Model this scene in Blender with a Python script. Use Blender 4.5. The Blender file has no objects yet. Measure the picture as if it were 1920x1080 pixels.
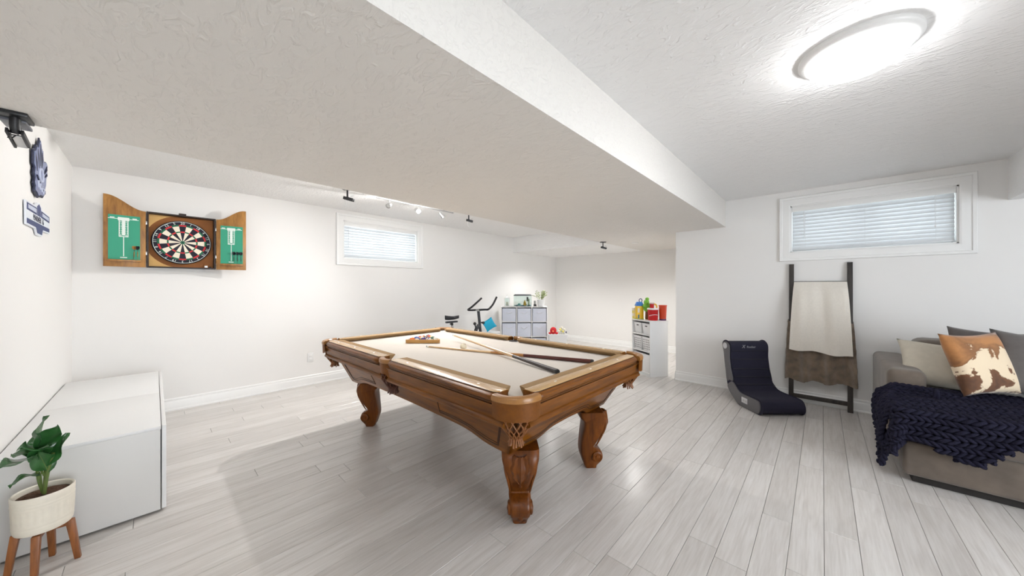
import bpy, bmesh, math, random
from mathutils import Vector, Matrix
R = math.radians
PI = math.pi
random.seed(7)
scene = bpy.context.scene
COL = scene.collection

# ------------------------------------------------------------------ camera, world, lights, exposure
FPX = 624.5
YAW = math.atan(582 / 624.5)
CAM_H = 1.28
cam_d = bpy.data.cameras.new('camera')
cam_d.sensor_width = 36.0
cam_d.lens = FPX / 1920 * 36
cam_d.clip_start = 0.02
cam = bpy.data.objects.new('camera', cam_d)
cam.location = (0, 0, CAM_H)
cam.rotation_euler = (PI / 2, 0, YAW - PI / 2)
COL.objects.link(cam)
scene.camera = cam

scene.view_settings.view_transform = 'Standard'
scene.view_settings.look = 'None'
scene.view_settings.gamma = 1.0
scene.view_settings.use_curve_mapping = False
scene.view_settings.exposure = 1.44
scene.cycles.use_denoising = True
scene.cycles.max_bounces = 10
scene.cycles.diffuse_bounces = 7
scene.cycles.sample_clamp_indirect = 6.0
scene.cycles.caustics_reflective = False
scene.cycles.caustics_refractive = False

world = bpy.data.worlds.new('overcast_sky')
scene.world = world
world.use_nodes = True
bgn = world.node_tree.nodes['Background']
bgn.inputs[0].default_value = (0.86, 0.93, 1.0, 1)
bgn.inputs[1].default_value = 2.9

def lamp(name, kind, loc, power, color=(1, 1, 1), size=0.1, rot=(0, 0, 0), **kw):
    d = bpy.data.lights.new(name, kind)
    d.energy = power
    d.color = color
    if kind in ('POINT', 'SPOT'):
        d.shadow_soft_size = size
    if kind == 'AREA':
        d.shape = 'RECTANGLE'
        d.size, d.size_y = size
    if kind == 'SPOT':
        d.spot_size = kw.get('cone', R(100)); d.spot_blend = kw.get('blend', .6)
    o = bpy.data.objects.new(name, d)
    o.location = loc
    o.rotation_euler = rot
    COL.objects.link(o)
    return o

TRACK_L = (2.38, 3.72, 2.22)
lamp('lamp_track', 'SPOT', TRACK_L, 52, (1.0, .985, .965), .03, rot=Vector((-.76, -.40, -.50)).to_track_quat('-Z', 'Y').to_euler(), cone=R(174), blend=.75)
lamp('lamp_track_glow', 'POINT', (2.38, 3.70, 2.20), 2.5, (1.0, .98, .95), .05)
lamp('fill_behind_beam_a', 'POINT', (.45, 2.96, 2.14), 1.6, (.97, .985, 1.0), .06)  # unseen fill lamps added behind the beam to brighten the far ceiling
lamp('fill_behind_beam_b', 'POINT', (2.9, 2.96, 2.14), 4, (.97, .985, 1.0), .06)
# pair of unseen fill lights added in the basement half behind the camera
lamp('fill_rear_room', 'AREA', (-1.3, -1.3, 2.36), 16, (.96, .98, 1.0), (1.6, 1.6))
lamp('fill_rear_wall', 'AREA', (1.2, -4.12, 1.15), 60, (.86, .93, 1.0), (2.4, 1.9), rot=(R(90), 0, 0))  # cool upright fill panel added at the rear wall; no door stands here
lamp('lamp_recessed_a', 'SPOT', (5.545, 4.062, 2.04), 46, (1, .985, .965), .06, cone=R(150), blend=.9)
lamp('lamp_recessed_b', 'SPOT', (5.602, 2.351, 2.04), 46, (1, .985, .965), .06, cone=R(150), blend=.9)
# sampling portals for the daylight that comes through the two windows
for nm, loc, rot, sz in (('portal_a', (2.415, 5.15, 1.97), (R(-90), 0, 0), (1.2, .56)),
                         ('portal_b', (5.15, -.315, 1.95), (R(-90), 0, R(-90)), (1.2, .56))):
    p = lamp(nm, 'AREA', loc, 1, size=sz, rot=rot)
    p.data.cycles.is_portal = True

# ------------------------------------------------------------------ materials
MATS = {}
def nodes_of(name):
    m = bpy.data.materials.new(name)
    m.use_nodes = True
    nt = m.node_tree
    b = nt.nodes['Principled BSDF']
    MATS[name] = m
    return m, nt, b
def setp(b, **k):
    names = dict(rough='Roughness', spec='Specular IOR Level', metal='Metallic', coat='Coat Weight', coatr='Coat Roughness',
                 sheen='Sheen Weight', trans='Transmission Weight', ior='IOR', alpha='Alpha', sss='Subsurface Weight')
    for kk, v in k.items():
        b.inputs[names[kk]].default_value = v
def rgb(c):
    return (c[0], c[1], c[2], 1)
def s2l(r, g, b):
    f = lambda c: c / 12.92 if c <= .04045 else ((c + .055) / 1.055) ** 2.4
    return (f(r / 255), f(g / 255), f(b / 255))
def mixcol(nt, fac, a, b):
    n = nt.nodes.new('ShaderNodeMix'); n.data_type = 'RGBA'
    for sock, v in ((0, fac), (6, a), (7, b)):
        if isinstance(v, (int, float)): n.inputs[sock].default_value = v
        elif isinstance(v, tuple): n.inputs[sock].default_value = rgb(v)
        else: nt.links.new(v, n.inputs[sock])
    return n.outputs[2]
def tex(nt, kind, coord='Object', scale=(1, 1, 1), rot=(0, 0, 0), **k):
    tc = nt.nodes.new('ShaderNodeTexCoord'); mp = nt.nodes.new('ShaderNodeMapping')
    nt.links.new(tc.outputs[coord], mp.inputs[0])
    mp.inputs['Scale'].default_value = scale; mp.inputs['Rotation'].default_value = rot
    t = nt.nodes.new(kind)
    nt.links.new(mp.outputs[0], t.inputs['Vector'])
    for kk, v in k.items(): t.inputs[kk].default_value = v
    return t, mp
def ramp(nt, sock, stops):
    r = nt.nodes.new('ShaderNodeValToRGB')
    e = r.color_ramp.elements
    while len(e) < len(stops): e.new(.5)
    for el, (p, c) in zip(e, stops):
        el.position = p; el.color = rgb(c) if len(c) == 3 else c
    nt.links.new(sock, r.inputs[0])
    return r.outputs[0]
def bump(nt, b, sock, strength=.2, dist=.01):
    n = nt.nodes.new('ShaderNodeBump')
    n.inputs['Strength'].default_value = strength; n.inputs['Distance'].default_value = dist
    nt.links.new(sock, n.inputs['Height']); nt.links.new(n.outputs[0], b.inputs['Normal'])
def plain(name, col, rough=.5, noise=0.0, nscale=30, bumpy=0.0, bscale=80, bdist=.003, **k):
    m, nt, b = nodes_of(name)
    b.inputs[0].default_value = rgb(col)
    setp(b, rough=rough, **k)
    if noise:
        t, _ = tex(nt, 'ShaderNodeTexNoise', Scale=nscale, Detail=4)
        lo = tuple(max(0, c * (1 - noise)) for c in col); hi = tuple(min(1, c * (1 + noise)) for c in col)
        nt.links.new(ramp(nt, t.outputs[0], [(.3, lo), (.7, hi)]), b.inputs[0])
    if bumpy:
        t, _ = tex(nt, 'ShaderNodeTexNoise', Scale=bscale, Detail=3)
        bump(nt, b, t.outputs[0], bumpy, bdist)
    return m
def wood(name, a, c, axis='Y', scale=9, rough=.35, coat=.3, contrast=(.35, .68), stretch=.1, spec=.5):
    m, nt, b = nodes_of(name)
    sc = {'X': (stretch, 1, 1), 'Y': (1, stretch, 1), 'Z': (1, 1, stretch)}[axis]
    t, _ = tex(nt, 'ShaderNodeTexNoise', scale=sc, Scale=scale, Detail=6, Roughness=.65, Distortion=.6)
    t2, _ = tex(nt, 'ShaderNodeTexNoise', scale=sc, Scale=scale * 7, Detail=3)
    mx = nt.nodes.new('ShaderNodeMath'); mx.operation = 'MULTIPLY_ADD'; mx.inputs[1].default_value = .35
    nt.links.new(t2.outputs[0], mx.inputs[0])
    sb = nt.nodes.new('ShaderNodeMath'); sb.operation = 'MULTIPLY'; sb.inputs[1].default_value = .72
    nt.links.new(t.outputs[0], sb.inputs[0]); nt.links.new(sb.outputs[0], mx.inputs[2])
    nt.links.new(ramp(nt, mx.outputs[0], [(contrast[0], a), (contrast[1], c)]), b.inputs[0])
    setp(b, rough=rough, coat=coat, coatr=.18, spec=spec)
    bump(nt, b, t2.outputs[0], .05, .002)
    return m

def paint_mat(name, col, kind):
    m, nt, b = nodes_of(name)
    b.inputs[0].default_value = rgb(col)
    setp(b, rough=.62, spec=.25)
    if kind == 'wall':
        t, _ = tex(nt, 'ShaderNodeTexNoise', Scale=240, Detail=2)
        bump(nt, b, t.outputs[0], .05, .002)
    else:                       # trowelled / brushed knock-down plaster
        t, _ = tex(nt, 'ShaderNodeTexNoise', scale=(1, .38, 1), rot=(0, 0, R(30)), Scale=26, Detail=3, Distortion=1.6)
        t2, _ = tex(nt, 'ShaderNodeTexNoise', scale=(1, .45, 1), rot=(0, 0, R(-50)), Scale=60, Detail=2, Distortion=1.0)
        r1 = ramp(nt, t.outputs[0], [(.50, (0, 0, 0)), (.62, (1, 1, 1))])
        a = nt.nodes.new('ShaderNodeMath'); a.operation = 'MULTIPLY_ADD'; a.inputs[1].default_value = .45
        nt.links.new(t2.outputs[0], a.inputs[0]); nt.links.new(r1, a.inputs[2])
        bump(nt, b, a.outputs[0], .38, .0075)
    return m
WALL = paint_mat('wall_paint', (.80, .79, .775), 'wall')
CEIL = paint_mat('ceiling_plaster', (.85, .845, .84), 'ceil')  # plaster lightened; the far ceiling's brightness is put into the colour
BEAM_SHADED = paint_mat('beam_plaster_shaded', (.745, .72, .685), 'ceil')  # ceiling plaster darkened; the beam's underside shade is put into the colour
TRIM = plain('trim_paint', (.82, .82, .81), .35)
FLOORBASE = plain('floor_joint', (.14, .125, .11), .9)

def plank_mat():
    m, nt, b = nodes_of('pale_grey_oak_plank')
    oi = nt.nodes.new('ShaderNodeObjectInfo')
    tc = nt.nodes.new('ShaderNodeTexCoord')
    off = nt.nodes.new('ShaderNodeVectorMath'); off.operation = 'SCALE'
    comb = nt.nodes.new('ShaderNodeCombineXYZ')
    for i in range(3): comb.inputs[i].default_value = (37, 91, 53)[i]
    nt.links.new(comb.outputs[0], off.inputs[0]); nt.links.new(oi.outputs['Random'], off.inputs['Scale'])
    add = nt.nodes.new('ShaderNodeVectorMath'); add.operation = 'ADD'
    nt.links.new(tc.outputs['Object'], add.inputs[0]); nt.links.new(off.outputs[0], add.inputs[1])
    def nz(sx, sy, scale, det, dist):
        mp = nt.nodes.new('ShaderNodeMapping'); mp.inputs['Scale'].default_value = (sx, sy, 1)
        nt.links.new(add.outputs[0], mp.inputs[0])
        t = nt.nodes.new('ShaderNodeTexNoise'); nt.links.new(mp.outputs[0], t.inputs['Vector'])
        t.inputs['Scale'].default_value = scale; t.inputs['Detail'].default_value = det; t.inputs['Distortion'].default_value = dist
        return t.outputs[0]
    g1 = nz(.10, 1, 22, 5, 1.2); g2 = nz(.05, 1, 120, 3, .3)
    c1 = ramp(nt, g1, [(.30, s2l(190, 185, 180)), (.55, s2l(204, 200, 196)), (.75, s2l(211, 208, 205))])
    c2 = mixcol(nt, .20, c1, ramp(nt, g2, [(.35, s2l(172, 165, 159)), (.6, s2l(214, 211, 208))]))
    tone = ramp(nt, oi.outputs['Random'], [(0, (.90, .895, .89)), (1, (1.04, 1.04, 1.04))])
    mul = nt.nodes.new('ShaderNodeMix'); mul.data_type = 'RGBA'; mul.blend_type = 'MULTIPLY'; mul.inputs[0].default_value = 1
    nt.links.new(c2, mul.inputs[6]); nt.links.new(tone, mul.inputs[7])
    nt.links.new(mul.outputs[2], b.inputs[0])
    setp(b, rough=.34, spec=.5, coat=.5, coatr=.22)
    bump(nt, b, g2, .06, .002)
    return m
PLANK = plank_mat()

OAK_Y = wood('honey_oak_y', s2l(66, 32, 4), s2l(132, 78, 16), 'Y', 10, .36, .12, spec=.25)
OAK_X = wood('honey_oak_x', s2l(66, 32, 4), s2l(132, 78, 16), 'X', 10, .36, .12, spec=.25)
OAK_Z = wood('honey_oak_z', s2l(58, 26, 3), s2l(118, 63, 13), 'Z', 10, .36, .12, spec=.25)
GROOVE = plain('dark_stained_groove', s2l(48, 24, 10), .5)
LEATHER = plain('tan_leather', s2l(108, 62, 16), .42, spec=.25, noise=.12, nscale=60, bumpy=.2, bscale=300)
LEATHER_R = plain('rim_leather', s2l(150, 104, 54), .3, noise=.08, nscale=60)
LEATHER_N = plain('net_leather', s2l(126, 76, 34), .5, noise=.15, nscale=60)
LEATHER_D = plain('brown_leather', s2l(76, 34, 16), .5, noise=.15, nscale=60, bumpy=.2, bscale=300)
FELT = plain('beige_felt', s2l(206, 198, 188), .95, noise=.03, nscale=300, bumpy=.1, bscale=900, bdist=.001, sheen=.2)
IVORY = plain('ivory_inlay', s2l(238, 232, 214), .3)
WHITE = plain('white_melamine', (.76, .76, .755), .38)
WHITE_SHADED = plain('shaded_white_melamine', (.66, .65, .63), .45)  # white melamine darkened; the console end's shade is put into the colour
WHITE_PL = plain('white_plastic', (.78, .78, .78), .4)
GREYFAB = plain('grey_blue_bin_fabric', s2l(206, 210, 222), .9, noise=.04, nscale=200, bumpy=.25, bscale=600, bdist=.001)
BLACK = plain('black_plastic', (.012, .012, .014), .45)
BLACKM = plain('black_metal', (.02, .02, .022), .35, metal=.3)
CHROME = plain('chrome', (.75, .75, .76), .18, metal=1.0)
STEEL = plain('brushed_steel', (.5, .5, .5), .35, metal=1.0)
NAVYFAB = plain('navy_mesh_fabric', s2l(26, 24, 44), .9, noise=.2, nscale=400, bumpy=.25, bscale=900, bdist=.001)
GREYVINYL = plain('grey_vinyl', s2l(92, 90, 92), .5, bumpy=.1, bscale=500, bdist=.001)
BLACKVINYL = plain('black_vinyl', s2l(28, 26, 34), .5)
DARKWOOD = wood('dark_ash_wood', s2l(36, 32, 30), s2l(66, 60, 56), 'Z', 14, .55, 0)
WALNUT = wood('walnut_leg', s2l(92, 48, 18), s2l(158, 96, 46), 'Z', 14, .4, .1)
SOFA = plain('taupe_suede', s2l(100, 89, 79), .85, noise=.22, nscale=9, bumpy=.15, bscale=300, bdist=.002, sheen=.3)
SOFA_D = plain('dark_sofa_plinth', s2l(40, 36, 34), .8)
CREAM_FAB = plain('cream_fabric', s2l(198, 191, 176), .9, noise=.05, nscale=25, bumpy=.2, bscale=500, bdist=.001)
GREY_FAB = plain('grey_cushion_fabric', s2l(96, 91, 89), .9, noise=.08, nscale=25, bumpy=.2, bscale=500, bdist=.001, sheen=.2)
NAVY_YARN = plain('navy_yarn', s2l(27, 26, 42), .85, noise=.3, nscale=120, bumpy=.4, bscale=350, bdist=.002, spec=.15)
FUR = plain('brown_fur', s2l(122, 104, 86), .95, noise=.4, nscale=14, bumpy=.8, bscale=260, bdist=.012, sheen=.6)
THROW = plain('cream_waffle_throw', s2l(226, 220, 210), .95, noise=.03, nscale=60, bumpy=.5, bscale=420, bdist=.004, sheen=.3)
LEAF = plain('deep_green_leaf', s2l(42, 90, 42), .3, noise=.3, nscale=18, coat=.3)
LEAF2 = plain('grey_green_leaf', s2l(150, 160, 112), .6, noise=.2, nscale=40)
STEMG = plain('green_stem', s2l(92, 112, 52), .5)
SOIL = plain('brown_soil', s2l(84, 58, 40), .95, noise=.4, nscale=90, bumpy=.8, bscale=160, bdist=.01)
CERAMIC = plain('off_white_ceramic', s2l(226, 219, 204), .55, noise=.03, nscale=40)
def pane_mat(name, tint, gloss):
    m, nt, b = nodes_of(name)
    tr = nt.nodes.new('ShaderNodeBsdfTransparent'); tr.inputs[0].default_value = rgb(tint)
    gl = nt.nodes.new('ShaderNodeBsdfGlossy'); gl.inputs['Roughness'].default_value = .02
    mx = nt.nodes.new('ShaderNodeMixShader'); mx.inputs[0].default_value = gloss
    nt.links.new(tr.outputs[0], mx.inputs[1]); nt.links.new(gl.outputs[0], mx.inputs[2])
    nt.links.new(mx.outputs[0], nt.nodes['Material Output'].inputs[0])
    return m
WGLASS = pane_mat('window_glass', (.96, .98, .97), .06)
GLASS = pane_mat('tank_glass', (.93, .97, .96), .08)
def flat(name, r, g, b, rough=.5, **k):
    return plain(name, s2l(r, g, b), rough, **k)
GREEN_BOARD = flat('scoreboard_green', 42, 150, 118, .5)
CHALK = flat('print_white', 226, 236, 230, .6)
CAB_OAK = wood('cabinet_oak', s2l(104, 64, 22), s2l(180, 128, 62), 'Z', 7, .4, .15, stretch=.22)
CAB_IN = flat('cabinet_lining', 150, 92, 40, .7, noise=.06, nscale=20)
CAB_EDGE = flat('cabinet_dark_edge', 46, 34, 30, .55)
TEAL = flat('turquoise_fabric', 28, 168, 204, .7)
def emit(name, col, strength):
    m, nt, b = nodes_of(name)
    b.inputs[0].default_value = rgb((.8, .8, .8))
    b.inputs['Emission Color'].default_value = rgb(col); b.inputs['Emission Strength'].default_value = strength
    return m
def slat_mat():
    m, nt, b = nodes_of('white_blind_slat')
    b.inputs[0].default_value = (.74, .75, .76, 1); setp(b, rough=.45)
    tr = nt.nodes.new('ShaderNodeBsdfTranslucent'); tr.inputs[0].default_value = (.86, .88, .90, 1)
    mx = nt.nodes.new('ShaderNodeMixShader'); mx.inputs[0].default_value = .26
    out = nt.nodes['Material Output']
    nt.links.new(b.outputs[0], mx.inputs[1]); nt.links.new(tr.outputs[0], mx.inputs[2]); nt.links.new(mx.outputs[0], out.inputs[0])
    return m
SLAT = slat_mat()

# ------------------------------------------------------------------ mesh helpers
class MB:
    def __init__(s): s.v = []; s.f = []
    def add(s, vs, fs, M=None):
        n = len(s.v)
        s.v += [tuple(M @ Vector(p)) for p in vs] if M is not None else [tuple(p) for p in vs]
        s.f += [tuple(i + n for i in f) for f in fs]
        return s
    def bb(s, x0, x1, y0, y1, z0, z1, M=None):
        x0, x1 = min(x0, x1), max(x0, x1); y0, y1 = min(y0, y1), max(y0, y1); z0, z1 = min(z0, z1), max(z0, z1)
        vs = [(x0, y0, z0), (x1, y0, z0), (x1, y1, z0), (x0, y1, z0), (x0, y0, z1), (x1, y0, z1), (x1, y1, z1), (x0, y1, z1)]
        return s.add(vs, [(3, 2, 1, 0), (4, 5, 6, 7), (0, 1, 5, 4), (1, 2, 6, 5), (2, 3, 7, 6), (3, 0, 4, 7)], M)
    def box(s, c, d, M=None):
        return s.bb(c[0] - d[0] / 2, c[0] + d[0] / 2, c[1] - d[1] / 2, c[1] + d[1] / 2, c[2] - d[2] / 2, c[2] + d[2] / 2, M)
    def rings(s, rr, closed_ring=True, caps=True, closed_path=False):
        n = len(rr[0]); base = len(s.v)
        for r in rr: s.v += [tuple(p) for p in r]
        m = len(rr)
        for i in range(m if closed_path else m - 1):
            for j in range(n if closed_ring else n - 1):
                a = base + i * n + j; b = base + i * n + (j + 1) % n
                k = (i + 1) % m
                s.f.append((a, b, base + k * n + (j + 1) % n, base + k * n + j))
        if caps and closed_ring and not closed_path:
            s.f.append(tuple(base + j for j in range(n))[::-1]); s.f.append(tuple(base + (m - 1) * n + j for j in range(n)))
        return s
    def tube(s, pts, r, n=8, closed=False, caps=True, flat=1.0):
        pts = [Vector(p) for p in pts]; m = len(pts); rr = []
        up = None
        for i, p in enumerate(pts):
            if closed: t = pts[(i + 1) % m] - pts[i - 1]
            else: t = pts[min(i + 1, m - 1)] - pts[max(i - 1, 0)]
            t.normalize()
            if up is None:
                up = Vector((0, 0, 1)) if abs(t.z) < .9 else Vector((1, 0, 0))
            a = t.cross(up)
            if a.length < 1e-6: a = t.orthogonal()
            a.normalize(); b = a.cross(t); up = b
            rad = r[i] if isinstance(r, (list, tuple)) else r
            rr.append([p + a * math.cos(2 * PI * k / n) * rad + b * math.sin(2 * PI * k / n) * rad * flat for k in range(n)])
        return s.rings(rr, True, caps, closed)
    def cyl(s, p0, p1, r0, r1=None, n=16):
        return s.tube([p0, p1], [r0, r0 if r1 is None else r1], n)
    def lathe(s, prof, n=24, M=None, caps=True, rad=None):
        rr = []
        for (r, z) in prof:
            ring = []
            for k in range(n):
                q = 2 * PI * k / n
                rk = r * (rad(q, z) if rad else 1)
                p = Vector((rk * math.cos(q), rk * math.sin(q), z))
                ring.append(M @ p if M is not None else p)
            rr.append(ring)
        return s.rings(rr, True, caps)
    def prism(s, poly, t0, t1, fn):
        """poly: 2D outline; fn(a,b,t)->3D"""
        n = len(poly); base = len(s.v)
        for t in (t0, t1):
            s.v += [tuple(fn(a, b, t)) for a, b in poly]
        s.f.append(tuple(base + i for i in range(n))); s.f.append(tuple(base + n + i for i in range(n))[::-1])
        for i in range(n):
            j = (i + 1) % n
            s.f.append((base + i, base + n + i, base + n + j, base + j))
        return s
    def grid(s, fn, nu, nv, closed_u=False):
        base = len(s.v); cu = nu if closed_u else nu + 1
        for j in range(nv + 1):
            for i in range(cu):
                s.v.append(tuple(fn(i / nu, j / nv)))
        for j in range(nv):
            for i in range(nu):
                a = base + j * cu + i; b = base + j * cu + (i + 1) % cu
                s.f.append((a, b, b + cu, a + cu))
        return s
    def sphere(s, c, r, n=16, m=10, sc=(1, 1, 1)):
        base = len(s.v)
        c = Vector(c)
        s.v.append((c.x, c.y, c.z - r * sc[2]))
        for i in range(1, m):
            q = -PI / 2 + PI * i / m
            for k in range(n):
                w = 2 * PI * k / n
                s.v.append((c.x + r * sc[0] * math.cos(q) * math.cos(w), c.y + r * sc[1] * math.cos(q) * math.sin(w), c.z + r * sc[2] * math.sin(q)))
        s.v.append((c.x, c.y, c.z + r * sc[2])); top = len(s.v) - 1
        for k in range(n):
            k2 = (k + 1) % n
            s.f.append((base, base + 1 + k2, base + 1 + k))
            for i in range(m - 2):
                a = base + 1 + i * n
                s.f.append((a + k, a + k2, a + n + k2, a + n + k))
            a = base + 1 + (m - 2) * n
            s.f.append((a + k, a + k2, top))
        return s
    def build(s, name, mat, parent=None, world=False, smooth=None, bevel=0, seg=2, thick=0):
        me = bpy.data.meshes.new(name)
        vs = s.v
        if world and parent is not None:
            M = Matrix.Identity(4); p = parent
            while p is not None: M = p.matrix_basis @ M; p = p.parent
            Mi = M.inverted(); vs = [tuple(Mi @ Vector(v)) for v in vs]
        me.from_pydata(vs, [], s.f)
        bm = bmesh.new(); bm.from_mesh(me)
        if thick:
            bmesh.ops.recalc_face_normals(bm, faces=bm.faces)
            bmesh.ops.solidify(bm, geom=bm.faces[:], thickness=thick)
        bmesh.ops.recalc_face_normals(bm, faces=bm.faces)
        if bevel:
            es = [e for e in bm.edges if len(e.link_faces) == 2 and e.calc_face_angle(0) > R(50)]
            if es: bmesh.ops.bevel(bm, geom=es, offset=bevel, segments=seg, affect='EDGES', profile=.5, clamp_overlap=True)
        bm.to_mesh(me); bm.free()
        if smooth is None: smooth = 38
        if smooth:
            me.shade_smooth()
            me.set_sharp_from_angle(angle=R(smooth))
        me.materials.append(mat)
        o = bpy.data.objects.new(name, me)
        COL.objects.link(o)
        if parent is not None: o.parent = parent
        return o

def thing(name, label, cat, loc=(0, 0, 0), rz=0, group=None):
    o = bpy.data.objects.new(name, None)
    o.empty_display_size = .1
    COL.objects.link(o)
    o.location = loc; o.rotation_euler = (0, 0, rz)
    o['label'] = label; o['category'] = cat
    if group: o['group'] = group
    return o
def tag(o, label, cat, group=None):
    o['label'] = label; o['category'] = cat
    if group: o['group'] = group
    return o
def struct(o, label=None):
    o['kind'] = 'structure'
    if label: o['label'] = label
    return o
def sempty(name, loc=(0, 0, 0), label=None):
    o = bpy.data.objects.new(name, None); COL.objects.link(o); o.location = loc; o['kind'] = 'structure'
    if label: o['label'] = label
    return o
def copy_tree(o, parent=None):
    c = o.copy(); COL.objects.link(c); c.parent = parent
    for ch in o.children: copy_tree(ch, c)
    return c
def text_mesh(name, body, size, mat, parent, M, depth=.0008, align='CENTER', spacing=1.0, shear=0):
    cu = bpy.data.curves.new(name, 'FONT')
    cu.body = body; cu.size = size; cu.align_x = align; cu.align_y = 'CENTER'; cu.extrude = depth; cu.resolution_u = 2
    cu.space_character = spacing; cu.shear = shear
    tmp = bpy.data.objects.new(name + '_tmp', cu); COL.objects.link(tmp)
    dg = bpy.context.evaluated_depsgraph_get()
    me = bpy.data.meshes.new_from_object(tmp.evaluated_get(dg))
    bpy.data.objects.remove(tmp); bpy.data.curves.remove(cu)
    me.transform(M)
    me.materials.clear(); me.materials.append(mat)
    o = bpy.data.objects.new(name, me); COL.objects.link(o)
    o.parent = parent
    return o
def T(*a): return Matrix.Translation(a)
def RX(a): return Matrix.Rotation(a, 4, 'X')
def RY(a): return Matrix.Rotation(a, 4, 'Y')
def RZ(a): return Matrix.Rotation(a, 4, 'Z')
FWD = Vector((math.cos(YAW), math.sin(YAW), 0)); RGT = Vector((math.sin(YAW), -math.cos(YAW), 0))
def cr(poly, n=6):
    """closed Catmull-Rom smoothing of a 2D outline"""
    out = []; m = len(poly)
    for i in range(m):
        p0, p1, p2, p3 = poly[i - 1], poly[i], poly[(i + 1) % m], poly[(i + 2) % m]
        for k in range(n):
            t = k / n
            out.append(tuple(.5 * (2 * p1[j] + (p2[j] - p0[j]) * t + (2 * p0[j] - 5 * p1[j] + 4 * p2[j] - p3[j]) * t * t + (3 * p1[j] - p0[j] - 3 * p2[j] + p3[j]) * t ** 3) for j in range(len(p1))))
    return out
def cro(pts, n=6):
    """open Catmull-Rom through points of any dimension"""
    out = []; m = len(pts)
    for i in range(m - 1):
        p0 = pts[max(i - 1, 0)]; p1 = pts[i]; p2 = pts[i + 1]; p3 = pts[min(i + 2, m - 1)]
        for k in range(n):
            t = k / n
            out.append(tuple(.5 * (2 * p1[j] + (p2[j] - p0[j]) * t + (2 * p0[j] - 5 * p1[j] + 4 * p2[j] - p3[j]) * t * t + (3 * p1[j] - p0[j] - 3 * p2[j] + p3[j]) * t ** 3) for j in range(len(p1))))
    out.append(tuple(pts[-1]))
    return out

# ------------------------------------------------------------------ the room
XL, YD, XR, XN, YN = -.51, 4.97, 4.97, 6.97, 1.50
CZ, SB = 2.385, 2.056
XB, YB = -3.2, -4.2           # unseen rear of the basement
YS0, YS1 = .90, 2.755         # boxed beam
XK = 5.37                     # lowered ceiling of the niche
TH = .22

def wall_with_hole(a0, a1, z0, z1, ha0, ha1, hz0, hz1, put):
    m = MB()
    for (p, q, r, t) in ((a0, ha0, z0, z1), (ha1, a1, z0, z1), (ha0, ha1, z0, hz0), (ha0, ha1, hz1, z1)):
        put(m, p, q, r, t)
    return m
W1 = (1.825, 3.005, 1.705, 2.235)      # opening in the far wall: x0, x1, z0, z1
W2 = (-.905, .268, 1.685, 2.215)       # opening in the right wall: y0, y1, z0, z1
struct(wall_with_hole(XL - TH, XN + TH, 0, CZ, W1[0], W1[1], W1[2], W1[3], lambda m, p, q, r, t: m.bb(p, q, YD, YD + TH, r, t)).build('wall_far', WALL), 'white wall with the dartboard cabinet')
struct(wall_with_hole(YB - TH, YN, 0, CZ, W2[0], W2[1], W2[2], W2[3], lambda m, p, q, r, t: m.bb(XR, XR + TH, p, q, r, t)).build('wall_right', WALL), 'white wall behind the sofa')
struct(MB().bb(XL - TH, XL, YS0, YD, 0, CZ).build('wall_left', WALL), 'white wall beside the console')
struct(MB().bb(XN, XN + TH, YN - TH, YD, 0, CZ).build('wall_niche', WALL))
struct(MB().bb(XR + TH, XN, YN - TH, YN, 0, CZ).build('wall_niche_return', WALL))
struct(MB().bb(XB, XL - TH, YS0, YS0 + TH, 0, CZ).build('wall_rear_return', WALL))
struct(MB().bb(XB - TH, XB, YB - TH, YS0 + TH, 0, CZ).build('wall_rear_left', WALL))
struct(MB().bb(XB, XR, YB - TH, YB, 0, CZ).build('wall_rear', WALL))
struct(MB().bb(XB - TH, XN + TH, YB - TH, YD + TH, CZ, CZ + .12).build('ceiling', CEIL), 'white textured ceiling')
b1 = struct(MB().bb(XL, XR, YS0, YS1, SB, CZ).bb(XR, XN, YN, YS1, SB, CZ).build('ceiling_beam', BEAM_SHADED), 'wide boxed ceiling beam over the pool table')
struct(MB().bb(XK, XN, YS1, YD, SB, CZ).build('niche_ceiling', CEIL), 'lowered ceiling of the play niche')
struct(MB().bb(XB, XR, YB, -1.16, 2.03, CZ).build('side_ceiling_beam', CEIL), 'boxed ceiling beam above the sofa')

BBP = [(0, 0), (.022, 0), (.022, .012), (.017, .022), (.015, .082), (.012, .094), (.008, .1), (.008, .118), (.0, .128)]
def baseboard(name, p, q, nrm):
    """profile swept from p to q along a wall whose inward normal is nrm"""
    m = MB(); p = Vector((p[0], p[1], 0)); q = Vector((q[0], q[1], 0)); n = Vector((nrm[0], nrm[1], 0))
    rr = [[e + n * a + Vector((0, 0, z)) for a, z in BBP] for e in (p, q)]
    m.rings(rr)
    return struct(m.build(name, TRIM, smooth=20))
baseboard('baseboard_far', (XL, YD), (XN, YD), (0, -1))
baseboard('baseboard_left', (XL, YS0), (XL, YD), (1, 0))
baseboard('baseboard_right', (XR, YB), (XR, YN), (-1, 0))
baseboard('baseboard_niche', (XN, YN), (XN, YD), (-1, 0))
baseboard('baseboard_niche_return', (XR, YN), (XN, YN), (0, 1))

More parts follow.
